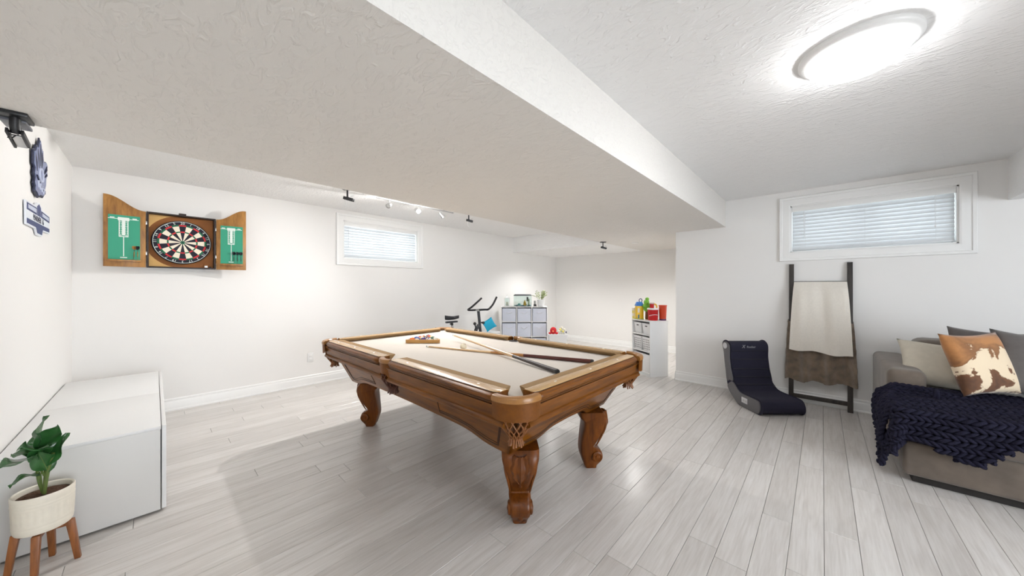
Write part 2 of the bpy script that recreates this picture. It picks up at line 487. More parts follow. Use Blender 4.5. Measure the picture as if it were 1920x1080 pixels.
# floor: slab plus single planks
floor = struct(MB().bb(XB - TH, XN + TH, YB - TH, YD + TH, -.12, -.012).build('floor', FLOORBASE), 'pale grey wood plank floor')
PW, PL, GAP = .128, 1.22, .0016
def visible_size(cx, cy):
    v = Vector((cx, cy, 0)); d = v.dot(FWD); s = v.dot(RGT)
    if d < .9 or abs(s / d) > 1.75: return 0
    return 1 / (d * d)
cells = []
rnd = random.Random(3)
k0 = int(math.floor((YB - .0) / PW)) ; k1 = int(math.ceil(YD / PW))
for k in range(k0, k1):
    y0 = k * PW - .006; y1 = y0 + PW
    y0c, y1c = max(y0, YB), min(y1, YD)
    if y1c - y0c < .01: continue
    xlo = XB if y1c <= YS0 else XL
    xhi = XR if y1c <= YN else XN
    x = xlo - rnd.uniform(.05, 1.15)
    while x < xhi:
        a, b = max(x, xlo), min(x + PL, xhi)
        if b - a > .02: cells.append((a, b, y0c, y1c))
        x += PL
cells.sort(key=lambda c: -max(visible_size((c[0] + c[1]) / 2, (c[2] + c[3]) / 2), visible_size(c[0], c[2]), visible_size(c[1], c[3])))
plank_meshes = {}
def plank_mesh(l, w):
    key = (round(l, 3), round(w, 3))
    if key not in plank_meshes:
        l2, w2, e = l / 2 - GAP / 2, w / 2 - GAP / 2, .0016
        vs = [(-l2, -w2, -.0012), (l2, -w2, -.0012), (l2, w2, -.0012), (-l2, w2, -.0012),
              (-l2 + e, -w2 + e, 0), (l2 - e, -w2 + e, 0), (l2 - e, w2 - e, 0), (-l2 + e, w2 - e, 0),
              (-l2, -w2, -.012), (l2, -w2, -.012), (l2, w2, -.012), (-l2, w2, -.012)]
        fs = [(4, 5, 6, 7), (0, 1, 5, 4), (1, 2, 6, 5), (2, 3, 7, 6), (3, 0, 4, 7), (8, 9, 1, 0), (9, 10, 2, 1), (10, 11, 3, 2), (11, 8, 0, 3), (11, 10, 9, 8)]
        me = bpy.data.meshes.new('plank'); me.from_pydata(vs, [], fs); me.materials.append(PLANK)
        plank_meshes[key] = me
    return plank_meshes[key]
rest = MB()
for i, (a, b, y0, y1) in enumerate(cells):
    if i < 290:
        o = bpy.data.objects.new('plank', plank_mesh(b - a, y1 - y0)); COL.objects.link(o)
        o.location = ((a + b) / 2, (y0 + y1) / 2, 0); o.parent = floor
    else:
        rest.bb(a + GAP / 2, b - GAP / 2, y0 + GAP / 2, y1 - GAP / 2, -.012, 0)
ro = rest.build('plank_field', PLANK, floor, smooth=0); ro['kind'] = 'stuff'

# ------------------------------------------------------------------ windows and blinds
def window(name, M, w, h, label):
    """local: x along the wall, y into the room is negative, z up; origin at opening centre on the wall face"""
    t = sempty(name, label=label); t.matrix_basis = M
    cw = .098
    m = MB()
    prof = [(0, 0), (0, -.014), (.012, -.018), (cw - .03, -.016), (cw - .026, -.024), (cw - .004, -.026), (cw, -.02), (cw, 0)]
    cs = [(-w / 2, -h / 2), (w / 2, -h / 2), (w / 2, h / 2), (-w / 2, h / 2)]
    rr = []
    for (x, z) in cs:
        sx, sz = (1 if x > 0 else -1), (1 if z > 0 else -1)
        rr.append([(x + sx * a, b, z + sz * a) for a, b in prof])
    m.rings(rr, closed_path=True)
    m.build('casing', TRIM, t, smooth=20)
    j = MB()
    for s in (-1, 1):
        j.bb(s * w / 2, s * (w / 2 - .012), 0, TH, -h / 2, h / 2)
        j.bb(-w / 2, w / 2, 0, TH, s * h / 2, s * (h / 2 - .012))
    j.build('jamb', TRIM, t)
    f = MB(); fw = .045; wi, hi = w / 2 - .012, h / 2 - .012
    for s in (-1, 1):
        f.bb(s * wi, s * (wi - fw), .13, .18, -hi, hi)
        f.bb(-wi + fw, wi - fw, .13, .18, s * hi, s * (hi - fw))
    f.bb(-.02, .02, .135, .175, -hi + fw, hi - fw)
    f.build('sash', WHITE_PL, t, bevel=.003)
    for s in (-1, 1):
        MB().bb(s * .02, s * (wi - fw), .153, .157, -hi + fw, hi - fw).build('pane', WGLASS, t)
    return t
def blind(label, M, w, h, tilt, n, wand_x, cord_x, open_gap=0.0):
    t = thing('window_blind', label, 'blind', group=None); t.matrix_basis = M
    w = w - .03; top = h / 2 - .013
    MB().bb(-w / 2, w / 2, .012, .062, top - .042, top).build('headrail', TRIM, t, bevel=.003)
    MB().bb(-w / 2 - .002, w / 2 + .002, .006, .012, top - .052, top + .001).build('valance', TRIM, t, bevel=.002)
    zb = -h / 2 + .028
    MB().bb(-w / 2 + .004, w / 2 - .004, .016, .058, zb - .008, zb + .008).build('bottom_rail', SLAT, t, bevel=.003)
    z0 = top - .052
    sl = MB()
    rr = []
    for sx in (-w / 2 + .004, w / 2 - .004):
        rr.append([(sx, (q - .5) * .050, .0035 * math.sin(PI * q)) for q in (0, .25, .5, .75, 1)] + [(sx, (q - .5) * .050, .0035 * math.sin(PI * q) - .0022) for q in (1, .75, .5, .25, 0)])
    sl.rings(rr)
    first = sl.build('slat', SLAT, t, smooth=60)
    pitch = (z0 - zb - .012) / n
    for k in range(n):
        o = first if k == 0 else first.copy()
        if k: COL.objects.link(o); o.parent = t
        o.location = (0, .037, z0 - pitch * (k + .5))
        o.rotation_euler = (tilt + random.uniform(-.02, .02), random.uniform(-.0015, .0015), 0)
    c = MB()
    c.cyl((0, .010, zb), (0, .010, z0 + .01), .0009, n=6)
    lc = c.build('ladder_cord', WHITE_PL, t)
    for q in (-.40, .40):
        o = lc.copy(); COL.objects.link(o); o.parent = t; o.location = (q * w, 0, 0)
    wd = MB(); wd.cyl((wand_x, .004, top - .06), (wand_x + .004, .002, top - .36), .0032, n=8); wd.build('tilt_wand', WHITE_PL, t)
    pc = MB()
    pc.tube([(cord_x, .004, top - .05), (cord_x, .003, top - .2), (cord_x + .004, .003, top - .33)], .0012, 6)
    pc.lathe([(.002, 0), (.006, .006), (.005, .022), (.002, .026)], 8, T(cord_x + .004, .003, top - .356))
    pc.build('pull_cord', WHITE_PL, t)
    return t
M1 = T((W1[0] + W1[1]) / 2, YD, (W1[2] + W1[3]) / 2)
window('window_1', M1, W1[1] - W1[0], W1[3] - W1[2], 'small white framed basement window on the dartboard wall')
blind('white slatted blind, closed, in the small window near the dartboard', M1, W1[1] - W1[0], W1[3] - W1[2], R(56), 11, -.52, .56)
M2 = T(XR, (W2[0] + W2[1]) / 2, (W2[2] + W2[3]) / 2) @ RZ(R(-90))
window('window_2', M2, W2[1] - W2[0], W2[3] - W2[2], 'white framed basement window above the blanket ladder')
blind('white slatted blind with glowing gaps in the window above the blanket ladder', M2, W2[1] - W2[0], W2[3] - W2[2], R(63), 11, -.47, .45)

o = thing('wall_outlet', 'white power outlet plate low on the wall behind the pool table', 'outlet', (1.409, YD, .362))
MB().bb(-.035, .035, -.007, 0, -.058, .058).build('plate', WHITE_PL, o, bevel=.002)
for s in (-1, 1):
    MB().bb(-.017, .017, -.009, -.006, s * .021 - .014, s * .021 + .014).build('socket', TRIM, o, bevel=.003)

# ------------------------------------------------------------------ dartboard cabinet, board and darts
BX, BZ, BW, BH, BD = .201, 1.761, .512, .552, .095
cab = thing('dartboard_cabinet', 'open wooden dartboard cabinet with green scoreboards inside its arched doors', 'cabinet', (BX, YD - .004, BZ))
MB().bb(-BW / 2 + .006, BW / 2 - .006, -.012, 0, -BH / 2 + .006, BH / 2 - .006).build('back_panel', CAB_IN, cab)
for nm, x0, x1, z0, z1 in (('side_panel', -BW / 2, -BW / 2 + .014, -BH / 2, BH / 2), ('side_panel', BW / 2 - .014, BW / 2, -BH / 2, BH / 2),
                           ('top_panel', -BW / 2 + .014, BW / 2 - .014, BH / 2 - .012, BH / 2), ('bottom_panel', -BW / 2 + .014, BW / 2 - .014, -BH / 2, -BH / 2 + .012)):
    MB().bb(x0, x1, -BD, 0, z0, z1).build(nm, CAB_OAK if nm == 'x' else CAB_EDGE, cab, bevel=.002)
CORNER = flat('pale_cork_corner', 222, 178, 112, .8)
for sx, sz in ((-1, 1), (-1, -1)):
    poly = []
    cx, cz = 0, 0
    pts = [(sx * (BW / 2 - .016), sz * (BH / 2 - .014)), (sx * (BW / 2 - .016), sz * .135)]
    for q in range(9):
        an = math.atan2(.135, BW / 2 - .016) + q / 8 * (R(78) - math.atan2(.135, BW / 2 - .016))
        pts.append((sx * .272 * math.cos(an), sz * min(.262, .272 * math.sin(an))))
    pts.append((-sx * .06, sz * .262)); pts.append((-sx * .06, sz * (BH / 2 - .014)))
    MB().prism(pts, -.0135, -.011, lambda a, b, t: (a, t, b)).build('cork_corner', CORNER, cab, smooth=0)
MB().bb(-.03, .025, -BD - .006, -BD + .02, BH / 2, BH / 2 + .016).build('latch', CAB_EDGE, cab, bevel=.003)
MB().bb(.166, .19, -BD - .002, -BD + .001, -BH / 2 + .016, -BH / 2 + .034).build('price_tag', WHITE_PL, cab)
MB().sphere((.215, -.03, -BH / 2 + .018), .011, 10, 6).build('chalk_holder', BLACK, cab)
for sx in (-1, 1):
    for sz in (-.14, .16):
        MB().bb(sx * (BW / 2 - .004), sx * (BW / 2 + .010), -BD - .004, -BD + .004, sz - .016, sz + .016).build('hinge', STEEL, cab, bevel=.001)

def cab_door(sx, w, ang, label):
    """hinged at the origin of its own frame, extending along sx*x; face towards -y"""
    d = MB()
    zb, zh, zo = -BH / 2 - .002, BH / 2 - .006, BH / 2 + .118
    top = []
    for q in range(17):
        u = q / 16
        top.append((sx * w * u, zh + (zo - zh) * (.5 - .5 * math.cos(PI * min(1, max(0, (u - .02) / .93)))) ** 1.0))
    poly = [(0, zb)] + top + [(sx * w, zb)]
    d.prism(poly, 0, .016, lambda a, b, t: (a, t, b))
    o = d.build('door', CAB_OAK, cab, bevel=.0015)
    o['label'] = label
    o.location = (sx * (BW / 2 + .004), -BD - .006, 0); o.rotation_euler = (0, 0, sx * -ang)
    g0, g1 = sx * w * .14, sx * w * .89
    zc0, zc1 = zb + .069, zb + .487
    MB().bb(g0, g1, -.003, 0, zc0, zc1).build('scoreboard', GREEN_BOARD, o)
    cx = (g0 + g1) / 2 - .005
    P = MB(); y0, y1 = -.0042, -.003
    gw = abs(g1 - g0)
    P.bb(cx - gw * .48, cx + gw * .48, y0, y1, zc1 - .038, zc1 - .033)
    P.bb(cx - gw * .18, cx + gw * .18, y0, y1, zc1 - .050, zc1 - .020)
    for s in (-1, 1):
        P.bb(cx + s * gw * .28, cx + s * gw * .42, y0, y1, zc1 - .030, zc1 - .022)
        P.bb(cx + s * gw * .15, cx + s * gw * .125, y0, y1, zc1 - .20, zc1 - .05)
    P.bb(cx - gw * .15, cx + gw * .15, y0, y1, zc1 - .205, zc1 - .198)
    P.bb(cx - .0028, cx + .0028, y0, y1, zc0 + .03, zc1 - .20)
    P.bb(cx - gw * .05, cx + gw * .05, y0, y1, zc1 - .19, zc1 - .05)
    P.bb(cx - .022, cx + .022, y0, y1, zc0 + .014, zc0 + .022)
    po = P.build('printed_lines', CHALK, o, smooth=0); po['kind'] = 'stuff'
    nums = ['20', '19', '18', '17', '16', '15', 'B']
    for s in (-1, 1):
        for k, t_ in enumerate(nums):
            text_mesh('numeral', t_, .022, CHALK, o, T(cx + s * gw * .088, -.0035, zc1 - .062 - k * .0215) @ RX(PI / 2), .0004)
    MB().bb(sx * w * .12, sx * w * .91, -.034, 0, zb + .048, zb + .066).build('dart_ledge', CAB_OAK, o, bevel=.002)
    return o
dl = cab_door(-1, .266, R(2), 'arched door with green scoreboard, nearer the corner')
dr = cab_door(1, .255, R(10), 'arched door with green scoreboard and a row of dark darts')

board = thing('dartboard', 'round black and cream dartboard with white numbers hung inside the cabinet', 'dartboard', (BX, YD - .014, BZ - .004))
D_BLACK = flat('dart_black', 26, 26, 40, .8); D_CREAM = flat('dart_cream', 236, 226, 206, .8)
D_RED = flat('dart_red', 200, 50, 56, .8); D_GREEN = flat('dart_green', 30, 104, 74, .8)
Mxz = RX(PI / 2)
MB().lathe([(.224, 0), (.2255, .005), (.2255, .03), (.223, .034), (.001, .034)], 64, Mxz).build('backing', D_BLACK, board)
def sector(r0, r1, half):
    m = MB(); n = 5
    vs = []; fs = []
    for t in (-.034, -.0352):
        for r in (r0, r1):
            for k in range(n + 1):
                a = -half + 2 * half * k / n
                vs.append((r * math.sin(a), t, r * math.cos(a)))
    q = n + 1
    for k in range(n):
        fs.append((2 * q + k, 2 * q + k + 1, 3 * q + k + 1, 3 * q + k))
        fs.append((q + k, q + k + 1, 3 * q + k + 1, 3 * q + k)); fs.append((k, k + 1, 2 * q + k + 1, 2 * q + k))
    for e in (0, n): fs.append((e, q + e, 3 * q + e, 2 * q + e))
    return m.add(vs, fs)
K = 1.05
beds = [('segment', .0159, .098, D_BLACK, D_CREAM), ('treble_bed', .098, .110, D_RED, D_GREEN), ('segment', .110, .161, D_BLACK, D_CREAM), ('double_bed', .161, .175, D_RED, D_GREEN)]
for nm, r0, r1, ma, mb_ in beds:
    src = []
    for mt in (ma, mb_):
        src.append(sector(r0 * K, r1 * K, R(8.85)).build(nm, mt, board, smooth=0))
    for k in range(2, 20):
        o = src[k % 2].copy(); COL.objects.link(o); o.parent = board
        o.rotation_euler = (0, R(18 * k), 0)
    src[1].rotation_euler = (0, R(18), 0)
MB().lathe([(.0159 * K, .034), (.0159 * K, .0355), (.001, .0355)], 20, Mxz).build('outer_bull', D_GREEN, board)
MB().lathe([(.0066, .034), (.0066, .0362), (.001, .0362)], 14, Mxz).build('bullseye', D_BLACK, board)
for rw in (.215,):
    MB().tube([(rw * math.cos(2 * PI * k / 64), -.036, rw * math.sin(2 * PI * k / 64)) for k in range(64)], .0022, 6, closed=True).build('number_ring', CHALK, board)
for k, nmb in enumerate((20, 1, 18, 4, 13, 6, 10, 15, 2, 17, 3, 19, 7, 16, 8, 11, 14, 9, 12, 5)):
    a = R(18 * k)
    text_mesh('numeral', str(nmb), .034, CHALK, board, T(.1985 * math.sin(a), -.0352, .1985 * math.cos(a)) @ RY(a) @ RX(PI / 2), .0006)
WIRE = MB()
def dart(label, loc, flight, tilt, barrel):
    t = thing('dart', label, 'dart', loc, 0, 'darts stood on the cabinet ledges')
    t.rotation_euler = (tilt[0], tilt[1], tilt[2])
    MB().lathe([(.0006, 0), (.0012, .03), (.0032, .034), (.0036, .05), (.0032, .078), (.002, .084)], 10).build('barrel', barrel, t)
    MB().lathe([(.002, .084), (.0016, .086), (.0014, .125)], 8).build('shaft', BLACK, t)
    for k in range(4):
        M = RZ(PI / 2 * k + .4)
        MB().add([(0, -.0003, .098), (.015, -.0003, .108), (.017, -.0003, .128), (.010, -.0003, .136), (0, -.0003, .134),
                  (0, .0003, .098), (.015, .0003, .108), (.017, .0003, .128), (.010, .0003, .136), (0, .0003, .134)],
                 [(0, 1, 2, 3, 4), (9, 8, 7, 6, 5), (0, 5, 6, 1), (1, 6, 7, 2), (2, 7, 8, 3), (3, 8, 9, 4), (4, 9, 5, 0)], M).build('flight', flight, t, smooth=0)
    return t
F_GOLD = flat('gold_flight', 160, 116, 52, .5); F_BLK = flat('black_flight', 22, 26, 34, .5)
zl = BZ - BH / 2 - .002 + .066
BRASS = plain('brass_barrel', s2l(150, 120, 72), .3, metal=.8)
dart('gold flighted dart standing on the ledge of the cabinet door nearer the corner', (BX - BW / 2 - .082, YD - BD - .03, zl), F_GOLD, (R(-3), R(2), 0), BRASS)
dart('dark flighted dart beside the gold one on the cabinet ledge nearer the corner', (BX - BW / 2 - .056, YD - BD - .030, zl), F_BLK, (R(-3), R(1), .5), BRASS)
for k, lb in enumerate(('black dart closest to the hinge on the cabinet door facing the window', 'middle black dart on the cabinet door facing the window', 'black dart nearest the outer edge of the cabinet door facing the window')):
    xx = BX + BW / 2 + .150 + k * .030
    dart(lb, (xx, YD - BD - .03 - (xx - BX - BW / 2) * math.tan(R(10)), zl), F_BLK, (R(-3), R(-1 + k), k * .3), BLACKM)

# ------------------------------------------------------------------ pool table
TC = (1.76, 2.19)
HW, HL, ZR = .715, 1.248, .80
pool = thing('pool_table', 'carved honey oak pool table with beige felt and leather drop pockets', 'pool table', (TC[0], TC[1], 0))
# bed
pts = []
for sx, sy in ((1, 1), (-1, 1), (-1, -1), (1, -1)):
    c0 = (sx * (HW - .150), sy * (HL - .150))
    a0 = math.atan2(sy, sx)
    for k in range(-3, 4):
        a = a0 + k / 3 * R(45)
        pts.append((c0[0] + .092 * math.cos(a), c0[1] + .092 * math.sin(a)))
MB().prism(pts, .715, .765, lambda a, b, t: (a, b, t)).build('felt_bed', FELT, pool, bevel=.002)
RW = .150                 # rail width incl. cushion
CAPP = [(.0505, .790), (.0505, .799), (.058, .8012), (.116, .8008), (.1215, .7988), (.1225, .7955), (.115, .790)]
WP = [(.052, .765), (.052, .7975), (.060, .7985), (.118, .7975), (.1235, .7958), (.126, .7935), (.134, .792), (.146, .786), (.150, .778), (.147, .768), (.140, .762), (.138, .752), (.132, .748), (.130, .742), (.100, .742), (.052, .745)]
CU = [(.0, .795), (.003, .8), (.052, .8), (.052, .766), (.034, .7655), (.016, .780)]
def rail(nm, mat, prof, a0, a1, fixed, axis, sgn, rnd0, rnd1, parent, cut0=0., cut1=0., inner=RW):
    """sweep a rail profile; t measured outward from the cushion nose; rounding of the outer edge at both ends"""
    n = 14; L = a1 - a0; rr = []
    st = [0, .004, .012, .025, .042, .065] ; st = st + [L / 2] + [L - q for q in st[::-1]]
    for s in st:
        d0, d1 = s, L - s
        ring = []
        for t, z in prof:
            tt = t
            rad = .05
            sh = 0
            for dd, on in ((d0, rnd0), (d1, rnd1)):
                if on and dd < rad: sh = max(sh, (rad - math.sqrt(max(0, rad * rad - (rad - dd) ** 2))) * .8)
            if t > .11: tt = t - sh * (t - .09) / .06
            elif t > .05: tt = t
            # cushion jaws cut at an angle
            pos = s
            k = 1 - min(1, t / .08)
            if d0 < .066: pos = s + cut0 * k * (1 - s / .066)
            if d1 < .066: pos = s - cut1 * k * (1 - d1 / .066)
            off = fixed - inner + tt
            p = a0 + pos
            ring.append((p, sgn * off, z) if axis == 'X' else (sgn * off, p, z))
        rr.append(ring)
    m = MB(); m.rings(rr)
    return m.build(nm, mat, parent, smooth=32)
mt_cap = {'X': wood('oak_cap_sheen_x', s2l(172, 132, 80), s2l(200, 162, 108), 'X', 10, .26, .5), 'Y': wood('oak_cap_sheen_y', s2l(172, 132, 80), s2l(200, 162, 108), 'Y', 10, .26, .5)}  # same oak as the rails; the pale tone paints in the room's reflection
CUSHION = plain('shaded_cushion_cloth', s2l(150, 120, 82), .95, noise=.04, nscale=300)  # beige cloth darkened; shade on the cushion faces is put into the colour
CG = .148                # corner gap from the outer corner
SG = .068                # half gap at the side pockets
spans = [('X', -HW + CG, HW - CG, HL, 1, OAK_X, (1, 1), (.03, .03)), ('X', -HW + CG, HW - CG, HL, -1, OAK_X, (1, 1), (.03, .03))]
for sg in (-1, 1):
    spans.append(('Y', -HL + CG, -SG, HW, sg, OAK_Y, (1, 1), (.03, .014)))
    spans.append(('Y', SG, HL - CG, HW, sg, OAK_Y, (1, 1), (.014, .03)))
for ax, a0, a1, fx, sg, mt, rn, ct in spans:
    r_ = rail('rail', mt, WP, a0, a1, fx, ax, sg, rn[0], rn[1], pool)
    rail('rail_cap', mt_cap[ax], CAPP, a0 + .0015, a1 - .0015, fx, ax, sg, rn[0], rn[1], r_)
    rail('rail_cushion', CUSHION, CU, a0 + .004, a1 - .004, fx, ax, sg, 0, 0, r_, ct[0], ct[1])
    for t_, z_ in ((.1240, .7962), (.1392, .7575), (.1312, .7455)):
        rail('groove_line', GROOVE, [(t_ - .0016, z_ - .0012), (t_ + .0016, z_ - .0012), (t_ + .0016, z_ + .0012), (t_ - .0016, z_ + .0012)], a0 + .001, a1 - .001, fx, ax, sg, 1, 1, r_)
    n = 3
    for k in range(n):
        q = a0 + (a1 - a0) * (k + .5 + (k - 1) * -.06) / n if ax == 'X' else a0 + (a1 - a0) * (k + .5) / n
        c = sg * (fx - RW + .088)
        dm = MB()
        pv = [(.012, 0), (0, .006), (-.012, 0), (0, -.006)]
        dm.prism(pv, .8005, .8016, (lambda a, b, t, q=q, c=c: (q + a, c + b, t)) if ax == 'X' else (lambda a, b, t, q=q, c=c: (c + b, q + a, t)))
        dm.build('diamond_sight', IVORY, r_, smooth=0)
# skirt (blind) boards below the rails
SP = [(.070, .744), (.138, .744), (.136, .738), (.130, .735), (.124, .700), (.120, .676), (.128, .672), (.134, .664), (.134, .654), (.126, .648), (.118, .646), (.070, .646)]
for ax, a0, a1, fx, sg, mt, rn, ct in spans:
    rail('skirt_board', mt, SP, a0 - .045, a1 + .02 if ax == 'Y' and abs(a1) < .3 else a1 + .045, fx, ax, sg, 0, 0, pool)
# cabinet apron: four panels of an inverted, tapering box with a shaped lower edge
TX, TY, TZ = .602, 1.135, .650
GX, GY, GZ = .505, .995, .405
def apron(nm, axis, sg, mt):
    n = 40
    half_t, half_b = (TX, GX) if axis == 'X' else (TY, GY)
    dist_t, dist_b = (TY, GY) if axis == 'X' else (TX, GX)
    def zlow(u):
        e = abs(u) + (.30 if axis == 'X' else -.02)
        # low at the legs, ogee step, shallow arch to the middle
        a = 1 / (1 + math.exp((e - .74) * 22))
        return GZ + .012 + .050 * a + .012 * math.cos(e * PI / 1.48) * a
    def pt(u, v):
        z = TZ + (zlow(u) - TZ) * v
        k = (TZ - z) / (TZ - GZ)
        hh = half_t + (half_b - half_t) * k; dd = dist_t + (dist_b - dist_t) * k
        return (u * hh, sg * dd, z) if axis == 'X' else (sg * dd, u * hh, z)
    m = MB(); rr = []
    for i in range(n + 1):
        col = [Vector(pt(2 * i / n - 1, j / 5)) for j in range(6)]
        inw = Vector((0, -sg * .022, 0)) if axis == 'X' else Vector((-sg * .022, 0, 0))
        rr.append(col + [p + inw for p in col[::-1]])
    m.rings(rr)
    o = m.build(nm, mt, pool, smooth=45)
    for off, w in ((.018, .0030), (.034, .0024)):          # routed double line following the outline
        for s in ((-1, 1) if axis == 'X' else (-1, 1)):
            pp = []
            lim0 = .93 - off * (1.2 if axis == 'X' else .55)
            inn = .0 if axis == 'X' else .42
            def q3(u, z):
                k = (TZ - z) / (TZ - GZ); hh = half_t + (half_b - half_t) * k; dd = dist_t + (dist_b - dist_t) * k + .0006
                return (s * u * hh, sg * dd, z) if axis == 'X' else (sg * dd, s * u * hh, z)
            if axis == 'Y': pp += [q3(inn - off * .5 - .05, .62), q3(inn - off * .5 - .05, .58)] if False else []
            pp.append(q3(lim0, .63))
            for k in range(7): pp.append(q3(lim0, .63 + (zlow(lim0) + off + .012 - .63) * (k + 1) / 7))
            m2 = 22
            for k in range(1, m2 + 1):
                u = lim0 + (inn - lim0) * k / m2
                pp.append(q3(u, zlow(u) + off + .012))
            if axis == 'Y':
                pp.append(q3(inn, .60)); pp.append(q3(inn, .635))
            MB().tube(pp, w, 5, caps=True).build('routed_line', GROOVE, o)
    return o
for sg in (-1, 1):
    apron('end_apron', 'X', sg, OAK_X)
    apron('side_apron', 'Y', sg, OAK_Y)
MB().bb(-GX, GX, -GY, GY, .60, .64).build('slate_frame', OAK_Y, pool)
# corner and side pockets
def pocket(cx, cy, ang, kind):
    """local frame: +x points outward from the table centre"""
    hw = R(54) if kind == 'corner' else R(40)
    rad = .130 if kind == 'corner' else .098
    cen = -.1188 if kind == 'corner' else -.098 + .006
    M = T(cx, cy, 0) @ RZ(ang)
    def arc(a, r): return M @ Vector((cen + r * math.cos(a), r * math.sin(a), 0))
    N = 16
    # padded rim
    prof = [(-.034, .770), (-.034, .790), (-.026, .7985), (-.008, .8005), (.004, .796), (.009, .786), (.008, .772), (.0, .766)]
    rr = []
    for k in range(N + 1):
        a = -hw * 1.04 + 2.08 * hw * k / N
        rr.append([arc(a, rad + t) + Vector((0, 0, z)) for t, z in prof])
    rim = MB().rings(rr).build('pocket_rim', LEATHER_R, pool, smooth=40)
    # drop shield
    zb = .690
    sh = MB()
    def shf(u, v):
        a = (u * 2 - 1) * hw * 1.05
        lo = zb
        if kind == 'side': lo = .700 - .035 * max(0, abs(u * 2 - 1) - .55) / .45
        else: lo = .688 + .010 * abs(u * 2 - 1) ** 6
        z = .770 + (lo - .770) * v
        return arc(a, rad + .004 - .003 * v) + Vector((0, 0, z))
    sh.grid(shf, 20, 5)
    sh.build('pocket_shield', LEATHER, rim, thick=.004)
    # knotted leather net
    z0, z1 = .700, .588
    nn = 7
    r0 = .080
    cn = cen + .030 if kind == 'corner' else cen + .008
    def netp(a, q):
        rr_ = r0 * (1 - .10 * q) if q < .45 else r0 * (.955 - (q - .45) * 1.05)
        z = z0 + (z1 - z0) * q
        return M @ Vector((cn + .006 * q + rr_ * math.cos(a), rr_ * math.sin(a), 0)) + Vector((0, 0, z))
    net = MB()
    for d in (-1, 1):
        for k in range(nn * 2):
            a0 = PI * 2 * k / (nn * 2)
            net.tube([netp(a0 + d * q / 12 * R(52), q / 12) for q in range(13)], .0036, 5)
    no = net.build('pocket_net', LEATHER_D if kind == 'side' else LEATHER_N, rim); no['kind'] = 'stuff'
    ts = MB()
    c0 = M @ Vector((cn + .006, 0, 0))
    r1 = r0 * .385
    ts.lathe([(r1 * 1.05, .596), (r1 * .95, .586), (r1 * .98, .578), (r1 * .9, .576)], 14, T(c0.x, c0.y, 0))
    for k in range(16):
        a = 2 * PI * k / 16
        e = 1.12 + .05 * (k % 3)
        ts.tube([(c0.x + r1 * .92 * math.cos(a), c0.y + r1 * .92 * math.sin(a), .588),
                 (c0.x + r1 * .90 * math.cos(a), c0.y + r1 * .90 * math.sin(a), .570),
                 (c0.x + r1 * e * math.cos(a), c0.y + r1 * e * math.sin(a), .546 + .005 * (k % 3))], .0048, 5)
    t2 = ts.build('tassel', LEATHER_D if kind == 'side' else LEATHER_N, rim); t2['kind'] = 'stuff'
for sx in (-1, 1):
    for sy in (-1, 1):
        pocket(sx * (HW - .045), sy * (HL - .045), math.atan2(sy, sx), 'corner')
    pocket(sx * (HW - .012), 0, 0 if sx > 0 else PI, 'side')
    m = MB(); m.lathe([(.052, .7655), (.052, .7665), (.001, .7665)], 20, T(sx * (HW - .095), 0, 0)); m.build('pocket_hole', BLACK, pool)
# carved scroll legs
OUT = [(.070, .415), (.096, .372), (.098, .312), (.079, .272), (.060, .236), (.036, .198), (.010, .163), (.026, .150), (.060, .130), (.076, .095), (.068, .057), (.045, .030), (.034, .012), (.030, 0),
       (-.036, 0), (-.042, .010), (-.054, .022), (-.064, .050), (-.078, .092), (-.084, .130), (-.079, .193), (-.070, .258), (-.062, .312), (-.070, .345), (-.094, .372), (-.100, .415)]
def wz(z):
    pts_ = [(0, .036), (.03, .044), (.06, .054), (.10, .060), (.16, .058), (.22, .062), (.30, .080), (.37, .098), (.42, .102)]
    for (z0, w0), (z1, w1) in zip(pts_, pts_[1:]):
        if z <= z1: return w0 + (w1 - w0) * (z - z0) / (z1 - z0)
    return pts_[-1][1]
def make_leg():
    sm = []
    body = OUT
    out = cro(body, 3)
    m = MB()
    cen_o = lambda z: (-.01)
    layers = [(-1.0, .80), (-.86, .95), (-.6, 1.0), (.6, 1.0), (.86, .95), (1.0, .80)]
    # inset each layer towards the spine of the S so that edges are rounded
    spine = [(-.015, 0), (-.010, .03), (-.006, .08), (-.036, .13), (-.026, .19), (-.010, .25), (.010, .31), (.005, .37), (-.016, .415)]
    def sp(z):
        for (o0, z0), (o1, z1) in zip(spine, spine[1:]):
            if z <= z1: return o0 + (o1 - o0) * (z - z0) / (z1 - z0)
        return spine[-1][0]
    rr = []
    for w, k in layers:
        rr.append([(sp(z) + (o - sp(z)) * k, w * wz(z), z * (1 if z < .4 else 1) if z > .002 else 0) for o, z in out])
    m.rings(rr)
    return m
leg_me = None
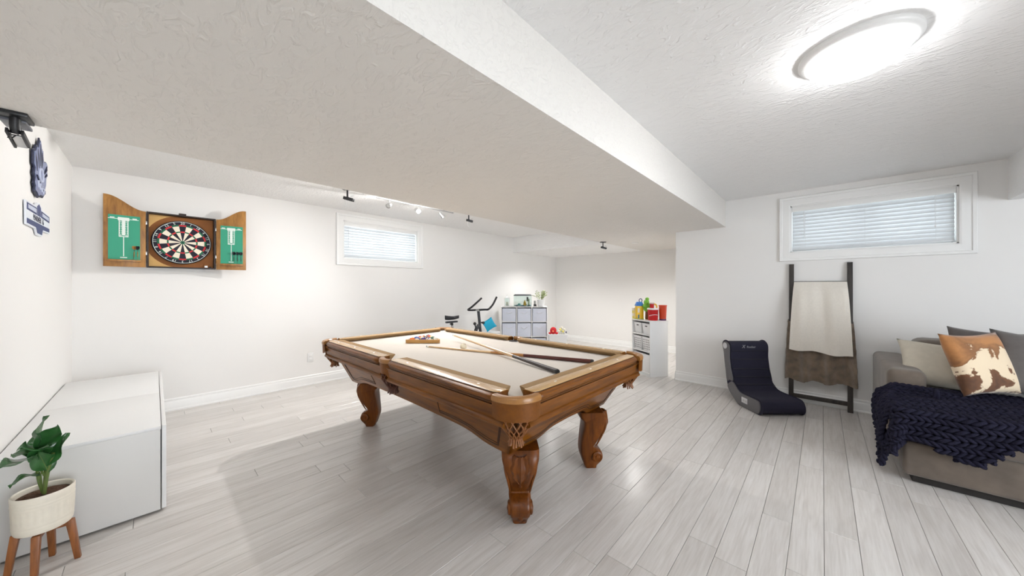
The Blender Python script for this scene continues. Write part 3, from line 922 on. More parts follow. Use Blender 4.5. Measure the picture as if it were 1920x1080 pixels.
for sx in (-1, 1):
    for sy in (-1, 1):
        lm = make_leg()
        lo = lm.build('leg', OAK_Z, pool, smooth=50)
        lo.location = (sx * .385, sy * .932 - .035, 0)
        lo.rotation_euler = (0, 0, math.atan2(sy, sx))
        for s in (-1, 1):
            MB().lathe([(.038, 0), (.036, .010), (.028, .014), (.026, .010), (.015, .010), (.012, .016), (.001, .018)], 18, T(.032, s * .054, .092) @ RX(-s * PI / 2)).build('scroll', OAK_Z, lo)
            MB().tube(cro([(.075, s * .086, .385), (.080, s * .078, .31), (.062, s * .066, .25), (.040, s * .058, .20), (.022, s * .054, .165)], 4), [.010 - .006 * q / 16 for q in range(17)], 6).build('carved_rib', OAK_Z, lo)
        # acanthus leaf and shell on the knee
        lf = MB()
        def lff(u, v):
            w_ = (u * 2 - 1)
            hw_ = .052 * math.sin(PI * min(1, .12 + v * .88)) ** .7 * (1 + .12 * math.sin(v * 20))
            z = .395 - v * .15
            o_ = .096 + .012 * math.sin(PI * v) * (1 - w_ * w_) + .004 * math.cos(w_ * 9) - (.03 * max(0, v - .5) * 2) - .012 * w_ * w_
            return (o_, w_ * hw_, z)
        lf.grid(lff, 12, 14)
        lf.build('carved_leaf', OAK_Z, lo, thick=-.012)
        MB().sphere((.052, 0, .060), .026, 12, 8, (.7, .75, 1.35)).build('carved_bead', OAK_Z, lo)
        MB().lathe([(.030, 0), (.024, .006), (.02, .004), (.001, .010)], 18, T(.100, 0, .335) @ RY(PI / 2)).build('carved_boss', OAK_Z, lo)

# ------------------------------------------------------------------ balls, rack and cues on the table
ZF = .765
BR = .0286
near_mid = Vector((1.694, 2.719, 0)); side = .352; BRK = .0262
ex = RGT.copy(); ey = FWD.copy()
def tri(off, s_):
    h_ = s_ * math.sqrt(3) / 2
    c = near_mid + ey * h_ / 3 * 1.0
    base = []
    for k in range(3):
        a = R(-90 + 120 * k) + R(60)
        base.append(a)
    return c
rack = thing('triangle_rack', 'light wooden triangle rack around the pool balls', 'rack', (near_mid.x, near_mid.y, ZF), math.atan2(RGT.y, RGT.x))
hs = side * math.sqrt(3) / 2
def rtri(s_, n=5, r=.022):
    """rounded triangle, base on y=0 side, centred"""
    cy = hs / 3
    vs = []
    for k in range(3):
        a = R(-150 + 120 * k)
        d = s_ / math.sqrt(3) - 2 * r
        cx_, cy_ = d * math.cos(a), cy + d * math.sin(a)
        for j in range(n + 1):
            b = a - R(60) + R(120) * j / n
            vs.append((cx_ + r * math.cos(b), cy_ + r * math.sin(b)))
    return vs
RACKW = wood('rack_wood', s2l(150, 100, 40), s2l(206, 158, 88), 'X', 12, .4, .2)
oo, ii = rtri(side), rtri(side - .048, r=.018)
m = MB(); n = len(oo)
m.rings([[(x, y, z) for (x, y), z in zip(q, [zz] * n)] for q, zz in ((oo, .002), (oo, .034), (ii, .034), (ii, .002))], closed_path=True)
m.build('frame', RACKW, rack, smooth=40)
BCOL = [(230, 180, 40), (30, 50, 140), (200, 40, 36), (70, 40, 110), (226, 110, 40), (20, 90, 60), (110, 30, 34), (18, 18, 20)]
BNAME = ['yellow', 'blue', 'red', 'purple', 'orange', 'green', 'maroon', 'black']
def ball_mat(i):
    c = s2l(*BCOL[(i - 1) % 8])
    m, nt, b = nodes_of('ball_%d' % i)
    setp(b, rough=.08, coat=.5)
    b.inputs[0].default_value = rgb(c)
    if i > 8:
        t, mp = tex(nt, 'ShaderNodeTexGradient')
        sx = nt.nodes.new('ShaderNodeSeparateXYZ'); nt.links.new(mp.outputs[0], sx.inputs[0])
        ab = nt.nodes.new('ShaderNodeMath'); ab.operation = 'ABSOLUTE'; nt.links.new(sx.outputs[2], ab.inputs[0])
        lt = nt.nodes.new('ShaderNodeMath'); lt.operation = 'LESS_THAN'; lt.inputs[1].default_value = .0145; nt.links.new(ab.outputs[0], lt.inputs[0])
        nt.links.new(mixcol(nt, lt.outputs[0], s2l(240, 236, 222), c), b.inputs[0])
    return m
BALL_W = plain('ball_white_spot', s2l(240, 236, 222), .1, coat=.5)
order = [5, 10, 4, 12, 14, 2, 9, 15, 6, 11, 8, 1, 13, 3, 7]
ROWT = ['nearest row', 'second row', 'third row', 'fourth row', 'far tip']
idx = 0
for row in range(5):
    cnt = 5 - row
    for k in range(cnt):
        num = order[idx]; idx += 1
        p = near_mid + ex * ((k - (cnt - 1) / 2) * 2 * BRK) + ey * (.0141 + BRK + row * BRK * math.sqrt(3))
        kind = ('solid ' + BNAME[num - 1]) if num <= 8 else (BNAME[num - 9] + ' striped')
        t = thing('pool_ball', '%s pool ball in the %s of the rack' % (kind, ROWT[row]), 'ball', (p.x, p.y, ZF + BRK), 0, 'racked pool balls')
        t.rotation_euler = (random.uniform(0, 6), random.uniform(0, 6), random.uniform(0, 6))
        MB().sphere((0, 0, 0), BRK, 20, 12).build('ball_body', ball_mat(num), t, smooth=80)
        for s in (-1, 1):
            sp = MB(); sp.lathe([(.0100, .0240), (.006, .0257), (.001, .0264)], 14); o = sp.build('number_spot', BALL_W, t, smooth=60)
            o.rotation_euler = (PI / 2 * s, 0, 0)
MB_c = thing('cue_ball', 'cream cue ball beside the crossed cues on the felt', 'ball', (1.751, 2.183, ZF + BR))
MB().sphere((0, 0, 0), BR, 24, 14).build('ball_body', plain('cue_ball_cream', s2l(232, 222, 196), .1, coat=.5), MB_c, smooth=80)
MB().lathe([(.003, .0284), (.001, .02885)], 10, RX(R(50))).build('spot', flat('spot_red', 170, 40, 40), MB_c)

SHAFT = wood('cue_maple', s2l(190, 150, 100), s2l(226, 192, 146), 'X', 20, .3, .3)
BUTT_G = plain('dark_grey_wrap', s2l(58, 50, 48), .45, bumpy=.2, bscale=500, noise=.2)
BUTT_R = wood('rosewood', s2l(56, 18, 12), s2l(104, 40, 26), 'X', 20, .3, .4)
MIDW = wood('cue_mid_wood', s2l(150, 96, 40), s2l(196, 140, 76), 'X', 20, .3, .4)
def cue(label, pb, pt, style):
    pb, pt = Vector(pb), Vector(pt)
    d = pt - pb; L = d.length
    t = thing('pool_cue', label, 'pool cue', pb, 0, 'crossed pool cues')
    t.rotation_euler = (0, -math.asin(d.z / L), math.atan2(d.y, d.x))
    rad = lambda x: .0148 + (.0062 - .0148) * min(1, x / L) ** .85
    def seg(nm, x0, x1, mt, parent=t):
        n = 6
        return MB().tube([(x0 + (x1 - x0) * k / n, 0, 0) for k in range(n + 1)], [rad(x0 + (x1 - x0) * k / n) for k in range(n + 1)], 14).build(nm, mt, parent, smooth=50)
    MB().tube([(0, 0, 0), (.006, 0, 0), (.018, 0, 0)], [.011, .0145, .0150], 14).build('bumper', BLACK, t)
    if style == 'wrap':
        seg('butt', .018, .48, BUTT_G); seg('forearm', .48, .72, SHAFT); seg('shaft', .72, L - .03, SHAFT)
    else:
        seg('butt', .018, .52, BUTT_R); seg('forearm', .52, .80, MIDW); seg('shaft', .80, L - .03, SHAFT)
        MB().lathe([(.006, 0), (.006, .001), (.001, .0012)], 12, T(.05, -.0105, .0105) @ RX(R(45))).build('maker_dot', IVORY, t)
    seg('ferrule', L - .03, L - .008, IVORY); seg('tip', L - .008, L, flat('cue_tip_' + style, 70, 90, 110, .9))
cue('pool cue with dark grey wrapped butt lying across the other cue', (1.640, 1.150, ZF + .0155), (1.990, 2.640, ZF + .054), 'wrap')
cue('pool cue with reddish brown butt lying under the other cue', (2.030, 1.135, ZF + .0155), (1.612, 2.517, ZF + .0075), 'rose')

# ------------------------------------------------------------------ console and potted plant
con = thing('media_console', 'low white console cabinet against the wall under the street sign', 'cabinet', (XL, 2.775, 0))
CXW, CLEN, CHT = .535, 1.84, .488
MB().bb(.008, CXW - .002, .012, CLEN, .012, CHT - .018).build('carcass', WHITE_SHADED, con, bevel=.0015)
MB().bb(.008, CXW, .0, .91, CHT - .018, CHT).build('top_panel', WHITE, con, bevel=.0015)
MB().bb(.008, CXW, .912, CLEN + .002, CHT - .018, CHT).build('top_panel', WHITE, con, bevel=.0015)
for k in range(3):
    y0 = .002 + k * CLEN / 3
    MB().bb(CXW + .003, CXW + .021, y0, y0 + CLEN / 3 - .003, .014, CHT + .0015).build('door', WHITE, con, bevel=.0015)
MB().bb(.010, CXW - .002, 0, .012, .012, CHT - .018).build('end_panel', WHITE_SHADED, con, bevel=.001)
for (x, y) in ((.1, .06), (.42, .06), (.1, 1.78), (.42, 1.78)):
    MB().lathe([(.02, 0), (.022, .003), (.022, .012)], 14, T(x, y, 0)).build('glide_foot', WHITE_PL, con)

PC = (-.345, 2.60)
st = thing('plant_stand', 'brown wooden four legged plant stand in front of the console', 'plant stand', (PC[0], PC[1], 0), YAW + R(40))
for k in range(4):
    a = PI / 2 * k
    dx, dy = math.cos(a), math.sin(a)
    m = MB(); rr = []
    for z, r, w in ((0, .098, .0095), (.10, .086, .011), (.192, .074, .0125)):
        rr.append([(dx * (r + p * w) - dy * q * w, dy * (r + p * w) + dx * q * w, z) for p, q in ((-1, -1), (1, -1), (1, 1), (-1, 1))])
    m.rings(rr); m.build('leg', WALNUT, st, bevel=.002)
for k in range(2):
    M = RZ(PI / 2 * k)
    MB().bb(-.066, .066, -.009, .009, .168, .190 - .001 * k, M).build('cross_bar', WALNUT, st, bevel=.002)
pot = thing('potted_plant', 'rubber plant with glossy dark leaves in a ribbed off-white pot', 'plant', (PC[0], PC[1], .193))
def ribs(q, z):
    if .028 < z < .045 or .118 < z < .140: return 1 + .012 * math.sin(z * 900)
    if .05 < z < .112: return 1 + .008 * (1 if math.sin(q * 26) > .2 else -1)
    return 1
prof = [(.068, 0), (.079, .003), (.083, .012)] + [(.083 + .006 * (z / .165) ** .8, z) for z in [.02 + .0045 * k for k in range(31)]] + [(.089, .166), (.086, .170), (.080, .166), (.078, .145)]
MB().lathe(prof, 104, caps=True, rad=ribs).build('pot', CERAMIC, pot, smooth=50)
so = MB(); so.grid(lambda u, v: (.0785 * v * math.cos(2 * PI * u), .0785 * v * math.sin(2 * PI * u), .150 + .006 * math.sin(u * 40) * v * (1 - v) + .004 * math.sin(v * 30)), 32, 6, closed_u=True)
so.build('soil', SOIL, pot)
def leaf(base, tip, width, bend, roll, mat=LEAF, fold=.25, n=12):
    base, tip = Vector(base), Vector(tip)
    d = tip - base; L = d.length; d.normalize()
    upv = Vector((0, 0, 1)); sdv = d.cross(upv)
    if sdv.length < .2: sdv = Vector((1, 0, 0)).cross(d)
    sdv.normalize(); nr = sdv.cross(d)
    Mr = Matrix.Rotation(roll, 3, d); sdv = Mr @ sdv; nr = Mr @ nr
    m = MB()
    def f(u, v):
        w = (u * 2 - 1)
        prof_ = math.sin(PI * min(1, v ** .85)) ** .75 if v < 1 else 0
        wid = width / 2 * max(.03, prof_ * (1 - .25 * v))
        p = base + d * (L * v) + nr * (bend * math.sin(PI * v) * L) + sdv * (w * wid) + nr * (abs(w) * wid * fold) + nr * (.010 * math.sin(v * 9 + w * 2) * abs(w))
        return p
    m.grid(f, 6, n)
    return m, [base + d * (L * v) + nr * (bend * math.sin(PI * v) * L) for v in [k / 10 for k in range(11)]]
# leaf tips given in the camera-facing frame: r to the right, f away, z up (relative to pot origin)
def cf(r, f, z): 
    v = RGT * r + FWD * f; return (v.x, v.y, z)
stems = [((0.0, 0, .15), (-.005, .01, .26), (-.01, .0, .36)), ((.01, -.005, .15), (.018, 0, .24), (.03, .01, .33)), ((-.012, .006, .15), (-.025, .0, .22), (-.03, .0, .30))]
for sp_ in stems:
    MB().tube(cro([cf(*q) for q in sp_], 5), .0055, 8).build('stem', STEMG, pot)
leaves = [((-.006, 0, .36), (-.002, .01, .50), .075, .06, .2), ((0, -.01, .34), (.075, -.01, .465), .06, .06, -.6), ((.0, -.015, .30), (.062, -.03, .385), .065, .10, .3),
          ((-.01, -.01, .33), (-.075, -.05, .35), .075, .16, -.2), ((-.01, -.02, .31), (-.01, -.13, .33), .085, .12, .0), ((.005, -.01, .335), (.035, -.10, .40), .08, .10, -.4),
          ((-.015, 0, .24), (-.070, -.06, .215), .055, .14, .1), ((.012, .0, .27), (.030, .06, .40), .065, .05, .4), ((-.02, .01, .31), (-.085, .03, .40), .07, .08, .1), ((.02, 0, .25), (.045, -.05, .36), .06, .06, .5)]
for b_, t_, w_, bn, ro_ in leaves:
    lm_, mid = leaf(cf(*b_), cf(*t_), w_ * 1.35, bn, ro_)
    lo = lm_.build('leaf', LEAF, pot, thick=.0012, smooth=60)
    MB().tube(mid, [.0016 * (1 - k / 12) for k in range(11)], 5).build('midrib', STEMG, lo)
    sb = cf(b_[0] * .5, 0, max(.16, b_[2] - .07))
    MB().tube([sb, cf(*b_)], .003, 6).build('petiole', STEMG, pot)

# ------------------------------------------------------------------ wall emblem and street sign on the near wall
NAVY = flat('emblem_navy', 34, 38, 64, .5); STEELB = flat('emblem_steel_blue', 120, 128, 162, .4, noise=.2, nscale=60)
OUTL = [(3.628, 2.232), (3.652, 2.21), (3.668, 2.176), (3.706, 2.181), (3.706, 2.143), (3.729, 2.107), (3.809, 2.124), (3.845, 2.107), (3.821, 2.074), (3.839, 2.038), (3.8, 2.003), (3.792, 1.955), (3.757, 1.915), (3.792, 1.909), (3.715, 1.865), (3.62, 1.857), (3.581, 1.841), (3.531, 1.859), (3.489, 1.863), (3.494, 1.894), (3.47, 1.912), (3.494, 1.947), (3.47, 1.972), (3.489, 2.012), (3.459, 2.028), (3.459, 2.111), (3.506, 2.13), (3.531, 2.161), (3.581, 2.17)]
emb = thing('wall_emblem', 'navy and steel blue feathered team emblem mounted on the near wall', 'wall emblem', (XL, 3.64, 2.03))
def shrink(poly, k):
    cy = sum(p[0] for p in poly) / len(poly); cz = sum(p[1] for p in poly) / len(poly)
    return [(cy + (a - cy) * k, cz + (b - cz) * k) for a, b in poly]
MB().prism([(a - 3.64, b - 2.03) for a, b in OUTL], .006, .014, lambda a, b, t: (t, a, b)).build('backing', NAVY, emb, smooth=0, bevel=.002)
MB().prism([(a - 3.64, b - 2.03) for a, b in shrink(OUTL, .92)], .014, .018, lambda a, b, t: (t, a, b)).build('face_plate', STEELB, emb, smooth=0, bevel=.0015)
MB().cyl((0, -.04, -.05), (.008, -.04, -.05), .02).build('standoff', NAVY, emb)
MB().cyl((0, .05, .03), (.008, .05, .03), .02).build('standoff', NAVY, emb)
PALE = flat('emblem_pale', 196, 202, 222, .4)
for y0, z0, y1, z1 in ((-.15, .07, -.11, -.03), (-.09, .11, -.06, .0), (-.02, .16, -.02, .02), (.03, .12, .015, .02), (.15, .06, .07, -.01), (.15, .01, .08, -.03)):
    MB().tube([(.018, y0, z0), (.019, (y0 + y1) / 2, (z0 + z1) / 2), (.018, y1, z1)], [.003, .008, .004], 6, flat=.5).build('feather_line', NAVY, emb)
MB().tube([(.019, .035 * math.cos(a) * 1.5 - .01, -.035 + .04 * math.sin(a)) for a in [2 * PI * k / 24 for k in range(24)]], .006, 6, closed=True).build('ring', PALE, emb)
for k in range(4):
    MB().tube([(.019, -.10 + k * .045, -.085 - .008 * k), (.019, -.085 + k * .045, -.125 - .006 * k)], [.008, .006], 6).build('letter_bar', PALE, emb)
MB().tube(cro([(.019, -.13, -.06), (.019, -.04, -.10), (.019, .08, -.135)], 6), .005, 6).build('letter_bar', NAVY, emb)

SIGN_B = flat('sign_blue', 66, 72, 118, .45); SIGN_W = flat('sign_white', 226, 230, 238, .4)
sg_ = thing('street_sign', 'white and blue street name sign mounted below the team emblem', 'sign', (XL, 3.62, 1.71))
so_ = [(-.315, .072), (-.10, .078), (-.05, .098), (.0, .108), (.05, .098), (.10, .078), (.31, .068), (.315, -.055), (.12, -.060), (.085, -.098), (-.0, -.102), (-.05, -.098), (-.09, -.066), (-.305, -.066)]
MB().prism(so_, .004, .012, lambda a, b, t: (t, a, b)).build('plate', SIGN_W, sg_, smooth=0, bevel=.0015)
MB().prism([(-.295, .062), (-.06, .066), (-.06, .022), (-.295, .022)], .012, .0135, lambda a, b, t: (t, a, b)).build('top_band', SIGN_B, sg_, smooth=0)
MB().prism([(.06, .064), (.295, .058), (.295, .018), (.06, .022)], .012, .0135, lambda a, b, t: (t, a, b)).build('top_band', SIGN_B, sg_, smooth=0)
MB().prism([(-.272, .054), (-.08, .057), (-.08, .032), (-.272, .032)], .0135, .0142, lambda a, b, t: (t, a, b)).build('band_panel', PALE, sg_, smooth=0)
MB().prism([(.08, .055), (.272, .050), (.272, .028), (.08, .032)], .0135, .0142, lambda a, b, t: (t, a, b)).build('band_panel', PALE, sg_, smooth=0)
MB().prism([(-.045, .022), (-.045, .080), (0, .098), (.045, .080), (.045, .022)], .012, .0135, lambda a, b, t: (t, a, b)).build('crest', SIGN_B, sg_, smooth=0)
MB().prism([(-.295, -.028), (.295, -.022), (.295, -.046), (.10, -.052), (.075, -.088), (-.045, -.088), (-.08, -.056), (-.295, -.056)], .012, .0135, lambda a, b, t: (t, a, b)).build('bottom_band', SIGN_B, sg_, smooth=0)
text_mesh('lettering', 'MARNER', .052, NAVY, sg_, T(.0125, -.045, -.003) @ RZ(PI / 2) @ RX(PI / 2), .0006)
text_mesh('lettering', '16', .052, NAVY, sg_, T(.0125, .105, -.003) @ RZ(PI / 2) @ RX(PI / 2), .0006)
for s in (-1, 1): MB().cyl((0, s * .2, 0), (.005, s * .2, 0), .012).build('standoff', SIGN_W, sg_)

# ------------------------------------------------------------------ lights: dome, track, recessed, and bare speaker brackets
dome = thing('dome_light', 'white flush dome ceiling light, switched on', 'ceiling light', (2.215, -.115, CZ))
MB().lathe([(.02, 0), (.205, 0), (.205, -.014), (.200, -.022), (.186, -.030), (.180, -.034), (.178, -.030), (.03, -.028)], 64).build('rim', TRIM, dome, smooth=30)
GLOW = emit('lit_frosted_glass', (.98, .985, 1), 14)
MB().lathe([(.174, -.030)] + [(.174 * math.cos(R(90) * k / 12), -.030 - .080 * math.sin(R(90) * k / 12)) for k in range(1, 12)] + [(.003, -.110)], 48).build('glass_bowl', GLOW, dome, smooth=60)
MB().lathe([(.003, -.108), (.016, -.110), (.018, -.114), (.011, -.119), (.006, -.128), (.001, -.131)], 16).build('finial', TRIM, dome, smooth=50)

tr = thing('track_light', 'slim silver track light with small swivel spots under the ceiling', 'track light', (2.35, 3.86, CZ))
MB().bb(-.56, .56, -.009, .009, -.040, -.026).build('track', STEEL, tr, bevel=.002)
for x in (-.4, .4): MB().cyl((x, 0, 0), (x, 0, -.028), .012).build('ceiling_stem', STEEL, tr)
SPOTON = emit('lit_spot_lens', (1, .97, .93), 60)
for x, on, aim in ((-.40, False, (-.6, -.5, -.5)), (-.02, True, (.0, -.75, -.45)), (.36, False, (.6, -.2, -.7))):
    MB().cyl((x, 0, -.038), (x, 0, -.075), .005).build('spot_stem', STEEL, tr)
    av = Vector(aim).normalized()
    c = Vector((x, 0, -.092))
    q = Vector((0, 0, 1)).rotation_difference(av).to_matrix().to_4x4()
    hd = MB().lathe([(.001, -.045), (.016, -.042), (.022, -.030), (.027, .030), (.030, .044), (.026, .044), (.022, .030), (.001, .028)], 20, T(*c) @ q).build('spot_head', STEEL if not on else CHROME, tr, smooth=40)
    MB().lathe([(.022, .031), (.001, .034)], 16, T(*c) @ q, caps=False).build('lens', SPOTON if on else WHITE_PL, hd)
for i, (x, y, lb) in enumerate(((5.545, 4.062, 'round recessed ceiling downlight above the cube organiser'), (5.602, 2.351, 'round recessed ceiling downlight nearer the toy shelf'))):
    rl = thing('recessed_light', lb, 'downlight', (x, y, SB), 0, 'recessed downlights')
    MB().lathe([(.040, 0), (.058, 0), (.060, -.003), (.056, -.007), (.042, -.005)], 32).build('trim_ring', TRIM, rl)
    MB().lathe([(.042, -.004), (.001, -.004)], 24, caps=False).build('lens', emit('lit_downlight_lens_%d' % i, (1, .98, .95), 25), rl)

def bracket(label, loc, rz, drop, scale=1.0, wire=None, big=False):
    t = thing('speaker_bracket', label, 'bracket', loc, rz, 'empty speaker brackets')
    s = scale
    MB().bb(-.045 * s, .045 * s, -.030 * s, .030 * s, -.012 * s, 0).build('mounting_plate', BLACKM, t, bevel=.002)
    MB().cyl((0, 0, -.010 * s), (0, 0, -drop), .008 * s).build('drop_rod', BLACKM, t)
    MB().sphere((0, 0, -drop), .016 * s, 12, 8).build('ball_joint', BLACK, t)
    MB().bb(-.01 * s, .085 * s, -.018 * s, -.010 * s, -drop - .018 * s, -drop + .010 * s, RY(R(14))).build('clamp_jaw', BLACKM, t, bevel=.0015)
    MB().bb(-.01 * s, .085 * s, .010 * s, .018 * s, -drop - .018 * s, -drop + .010 * s, RY(R(14))).build('clamp_jaw', BLACKM, t, bevel=.0015)
    MB().bb(.0, .070 * s, -.009 * s, .009 * s, -drop - .006 * s, -drop + .002 * s, RY(R(14))).build('clamp_plate', STEEL, t, bevel=.001)
    MB().cyl((.045 * s, -.030 * s, -drop + .008 * s), (.045 * s, .030 * s, -drop + .030 * s), .004 * s).build('clamp_screw', CHROME, t)
    if wire: MB().tube(cro(wire, 6), .0022, 6).build('loose_wire', WHITE_PL, t)
    return t
bracket('empty black speaker bracket at the beam edge, closest to the dartboard cabinet', (1.46, 3.86, CZ), R(-43), .105, 1.15, [(0, 0, -.10), (-.02, 0, -.13), (-.022, 0, -.18), (-.015, 0, -.20)])
bracket('empty black speaker bracket with dangling white wire, beyond the track light', (3.17, 3.83, CZ), R(-43), .10, 1.05, [(0, 0, -.10), (-.02, 0, -.14), (-.015, 0, -.18), (.01, 0, -.205)])
bracket('empty black speaker bracket hanging under the beam toward the play niche', (5.14, 2.70, SB), R(-43), .09, 1.0)
# big bracket where the beam meets the near wall
BS = .72
bt = thing('speaker_bracket', 'large empty speaker clamp hanging from the beam above the team emblem', 'bracket', (-.425, 2.66, SB), R(90), 'empty speaker brackets')
bt.scale = (BS, BS, BS)
MB().bb(-.10, .08, -.055, .055, -.022, 0).build('mounting_plate', BLACKM, bt, bevel=.003)
MB().bb(.0, .17, -.035, .065, -.036, -.016).build('grey_cover', flat('bracket_grey', 96, 98, 106, .4), bt, bevel=.004)
MB().tube([(-.03, 0, -.02), (-.035, 0, -.07), (-.01, .0, -.11)], .022, 10).build('arm', BLACK, bt)
MB().bb(-.045, .13, -.034, -.022, -.016, .016, T(0, 0, -.118) @ RY(R(12))).build('clamp_jaw', BLACK, bt, bevel=.003)
MB().bb(-.045, .16, .022, .034, -.016, .016, T(0, 0, -.118) @ RY(R(12))).build('clamp_jaw', BLACK, bt, bevel=.003)
MB().bb(.0, .15, -.020, .020, -.010, .002, T(0, 0, -.118) @ RY(R(12))).build('clamp_plate', STEEL, bt, bevel=.003)
MB().cyl((.09, 0, -.135), (.12, .02, -.055), .005).build('clamp_screw', CHROME, bt)
MB().bb(.10, .14, .005, .035, -.058, -.050).build('screw_handle', BLACK, bt, bevel=.002)
MB().tube(cro([(-.02, 0, -.13), (-.06, .01, -.16), (-.12, .0, -.15), (-.18, .0, -.19)], 5), .003, 6).build('loose_wire', BLACK, bt)

# ------------------------------------------------------------------ exercise bike and turquoise cushion
BKX, BKY = 3.40, 4.20
DGREY = plain('graphite_metal', s2l(62, 64, 68), .4, metal=.4)
bk = thing('exercise_bike', 'dark upright exercise bike standing behind the pool table', 'exercise bike', (BKX, BKY, 0))
MB().tube([(-.42, -.26, .04), (-.42, .26, .04)], .028, 10).build('rear_stabiliser', BLACKM, bk)
MB().tube([(.42, -.24, .04), (.42, .24, .04)], .028, 10).build('front_stabiliser', BLACKM, bk)
MB().tube([(-.42, 0, .05), (-.15, 0, .17), (.42, 0, .06)], .028, 10).build('base_beam', DGREY, bk)
MB().lathe([(.001, -.03), (.18, -.03), (.20, -.02), (.20, .02), (.18, .03), (.001, .03)], 32, T(.34, 0, .34) @ RX(PI / 2)).build('flywheel', BLACKM, bk, smooth=40)
MB().tube([(-.15, 0, .17), (-.25, 0, .62)], .026, 10).build('seat_tube', DGREY, bk)
MB().tube([(-.235, 0, .55), (-.262, 0, .74)], .02, 10).build('seat_post', STEEL, bk)
MB().bb(-.37, -.16, -.022, .022, .742, .768).build('seat_slider', DGREY, bk, bevel=.004)
for x, y, z in ((-.29, -.045, .725), (-.20, -.045, .56)):
    MB().tube([(x, 0, z), (x, -.05, z)], [.010, .022], 10).build('adjust_knob', BLACK, bk)
def saddle(u, v):
    a = 2 * PI * u
    x = -.385 + .265 * v
    w = (.105 - .085 * (max(0, v - .25) / .75) ** .8) * max(.05, math.sin(PI * min(1, .06 + v * 1.9) / 2 if v < .5 else PI * (1 - v) * .98 + .05 if v > .95 else PI / 2)) 
    h_ = .034 - .012 * v
    return (x, w * math.cos(a), .815 + .012 * (v - .5) ** 2 * 4 + h_ * math.sin(a) + (.010 * abs(math.cos(a)) if v < .5 else 0))
MB().grid(saddle, 18, 12, closed_u=True).build('saddle', plain('black_saddle_vinyl', s2l(24, 26, 34), .5), bk, smooth=70)
MB().tube([(.03, 0, .20), (.24, 0, .60), (.29, 0, .66)], .03, 10).build('frame_tube', DGREY, bk)
MB().tube([(.335, 0, .50), (.285, 0, .90)], .024, 10).build('handlebar_mast', DGREY, bk)
MB().tube([(.335, -.02, .70), (.335, -.075, .70)], [.012, .024], 10).build('adjust_knob', BLACK, bk)
MB().bb(.25, .32, -.035, .035, .895, .925).build('handlebar_clamp', STEEL, bk, bevel=.006)
hb = cro([(.55, .22, 1.10), (.47, .22, 1.045), (.33, .22, .955), (.24, .215, .910), (.245, .14, .905), (.28, .0, .915), (.30, -.14, .925), (.31, -.22, .935), (.40, -.22, 1.0), (.455, -.22, 1.07), (.495, -.22, 1.13)], 5)
MB().tube(hb, .0165, 10).build('handlebar', BLACK, bk, smooth=60)
MB().lathe([(.001, -.012), (.045, -.012), (.045, .012), (.001, .012)], 20, T(-.02, 0, .30) @ RX(PI / 2)).build('crank_hub', STEEL, bk)
for s in (-1, 1):
    c_ = MB().tube([(-.02, s * .05, .30), (-.02 + s * .16, s * .06, .30 + s * .02)], .012, 8).build('crank', STEEL, bk)
    MB().bb(-.02 + s * .16 - .045, -.02 + s * .16 + .045, s * .07, s * .15, .29 + s * .02, .31 + s * .02).build('pedal', BLACK, c_, bevel=.004)
MB().tube([(.20, -.03, .62), (.16, -.06, .68)], [.008, .012], 8).build('brake_lever', BLACK, bk)
MB().sphere((.15, -.065, .70), .026, 12, 8).build('resistance_knob', BLACK, bk)

stl = thing('step_stool', 'white step stool under the turquoise cushion beside the exercise bike', 'stool', (4.12, 4.42, 0))
MB().bb(-.17, .17, -.13, .13, .46, .49).build('seat', WHITE, stl, bevel=.006)
for sx in (-1, 1):
    for sy in (-1, 1): MB().bb(sx * .15 - .015, sx * .15 + .015, sy * .11 - .015, sy * .11 + .015, 0, .46).build('leg', WHITE, stl, bevel=.003)
def pillow(w, h, t, nx=22, ny=22, pinch=.10, power=.55):
    m = MB()
    for s in (-1, 1):
        def f(u, v, s=s):
            a, b = u * 2 - 1, v * 2 - 1
            e = max(0, (1 - a ** 4) * (1 - b ** 4)) ** power
            k = 1 - pinch * (1 - abs(a)) * 0
            x = a * w / 2 * (1 - pinch * (1 - b * b) * abs(a) ** 3) ; y = b * h / 2 * (1 - pinch * (1 - a * a) * abs(b) ** 3)
            return (x, y, s * t / 2 * e)
        m.grid(f, nx, ny)
    return m
def weld_build(m, name, mat, parent=None, smooth=70):
    o = m.build(name, mat, parent, smooth=0)
    bm = bmesh.new(); bm.from_mesh(o.data)
    bmesh.ops.remove_doubles(bm, verts=bm.verts, dist=.0004)
    bmesh.ops.recalc_face_normals(bm, faces=bm.faces)
    bm.to_mesh(o.data); bm.free(); o.data.shade_smooth()
    return o
tc = tag(weld_build(pillow(.205, .20, .05), 'cushion', TEAL), 'bright turquoise square cushion propped up beside the exercise bike', 'cushion')
tc.matrix_basis = T(4.12, 4.40, .622) @ RZ(YAW - PI / 2) @ RX(R(80)) @ RZ(R(32))

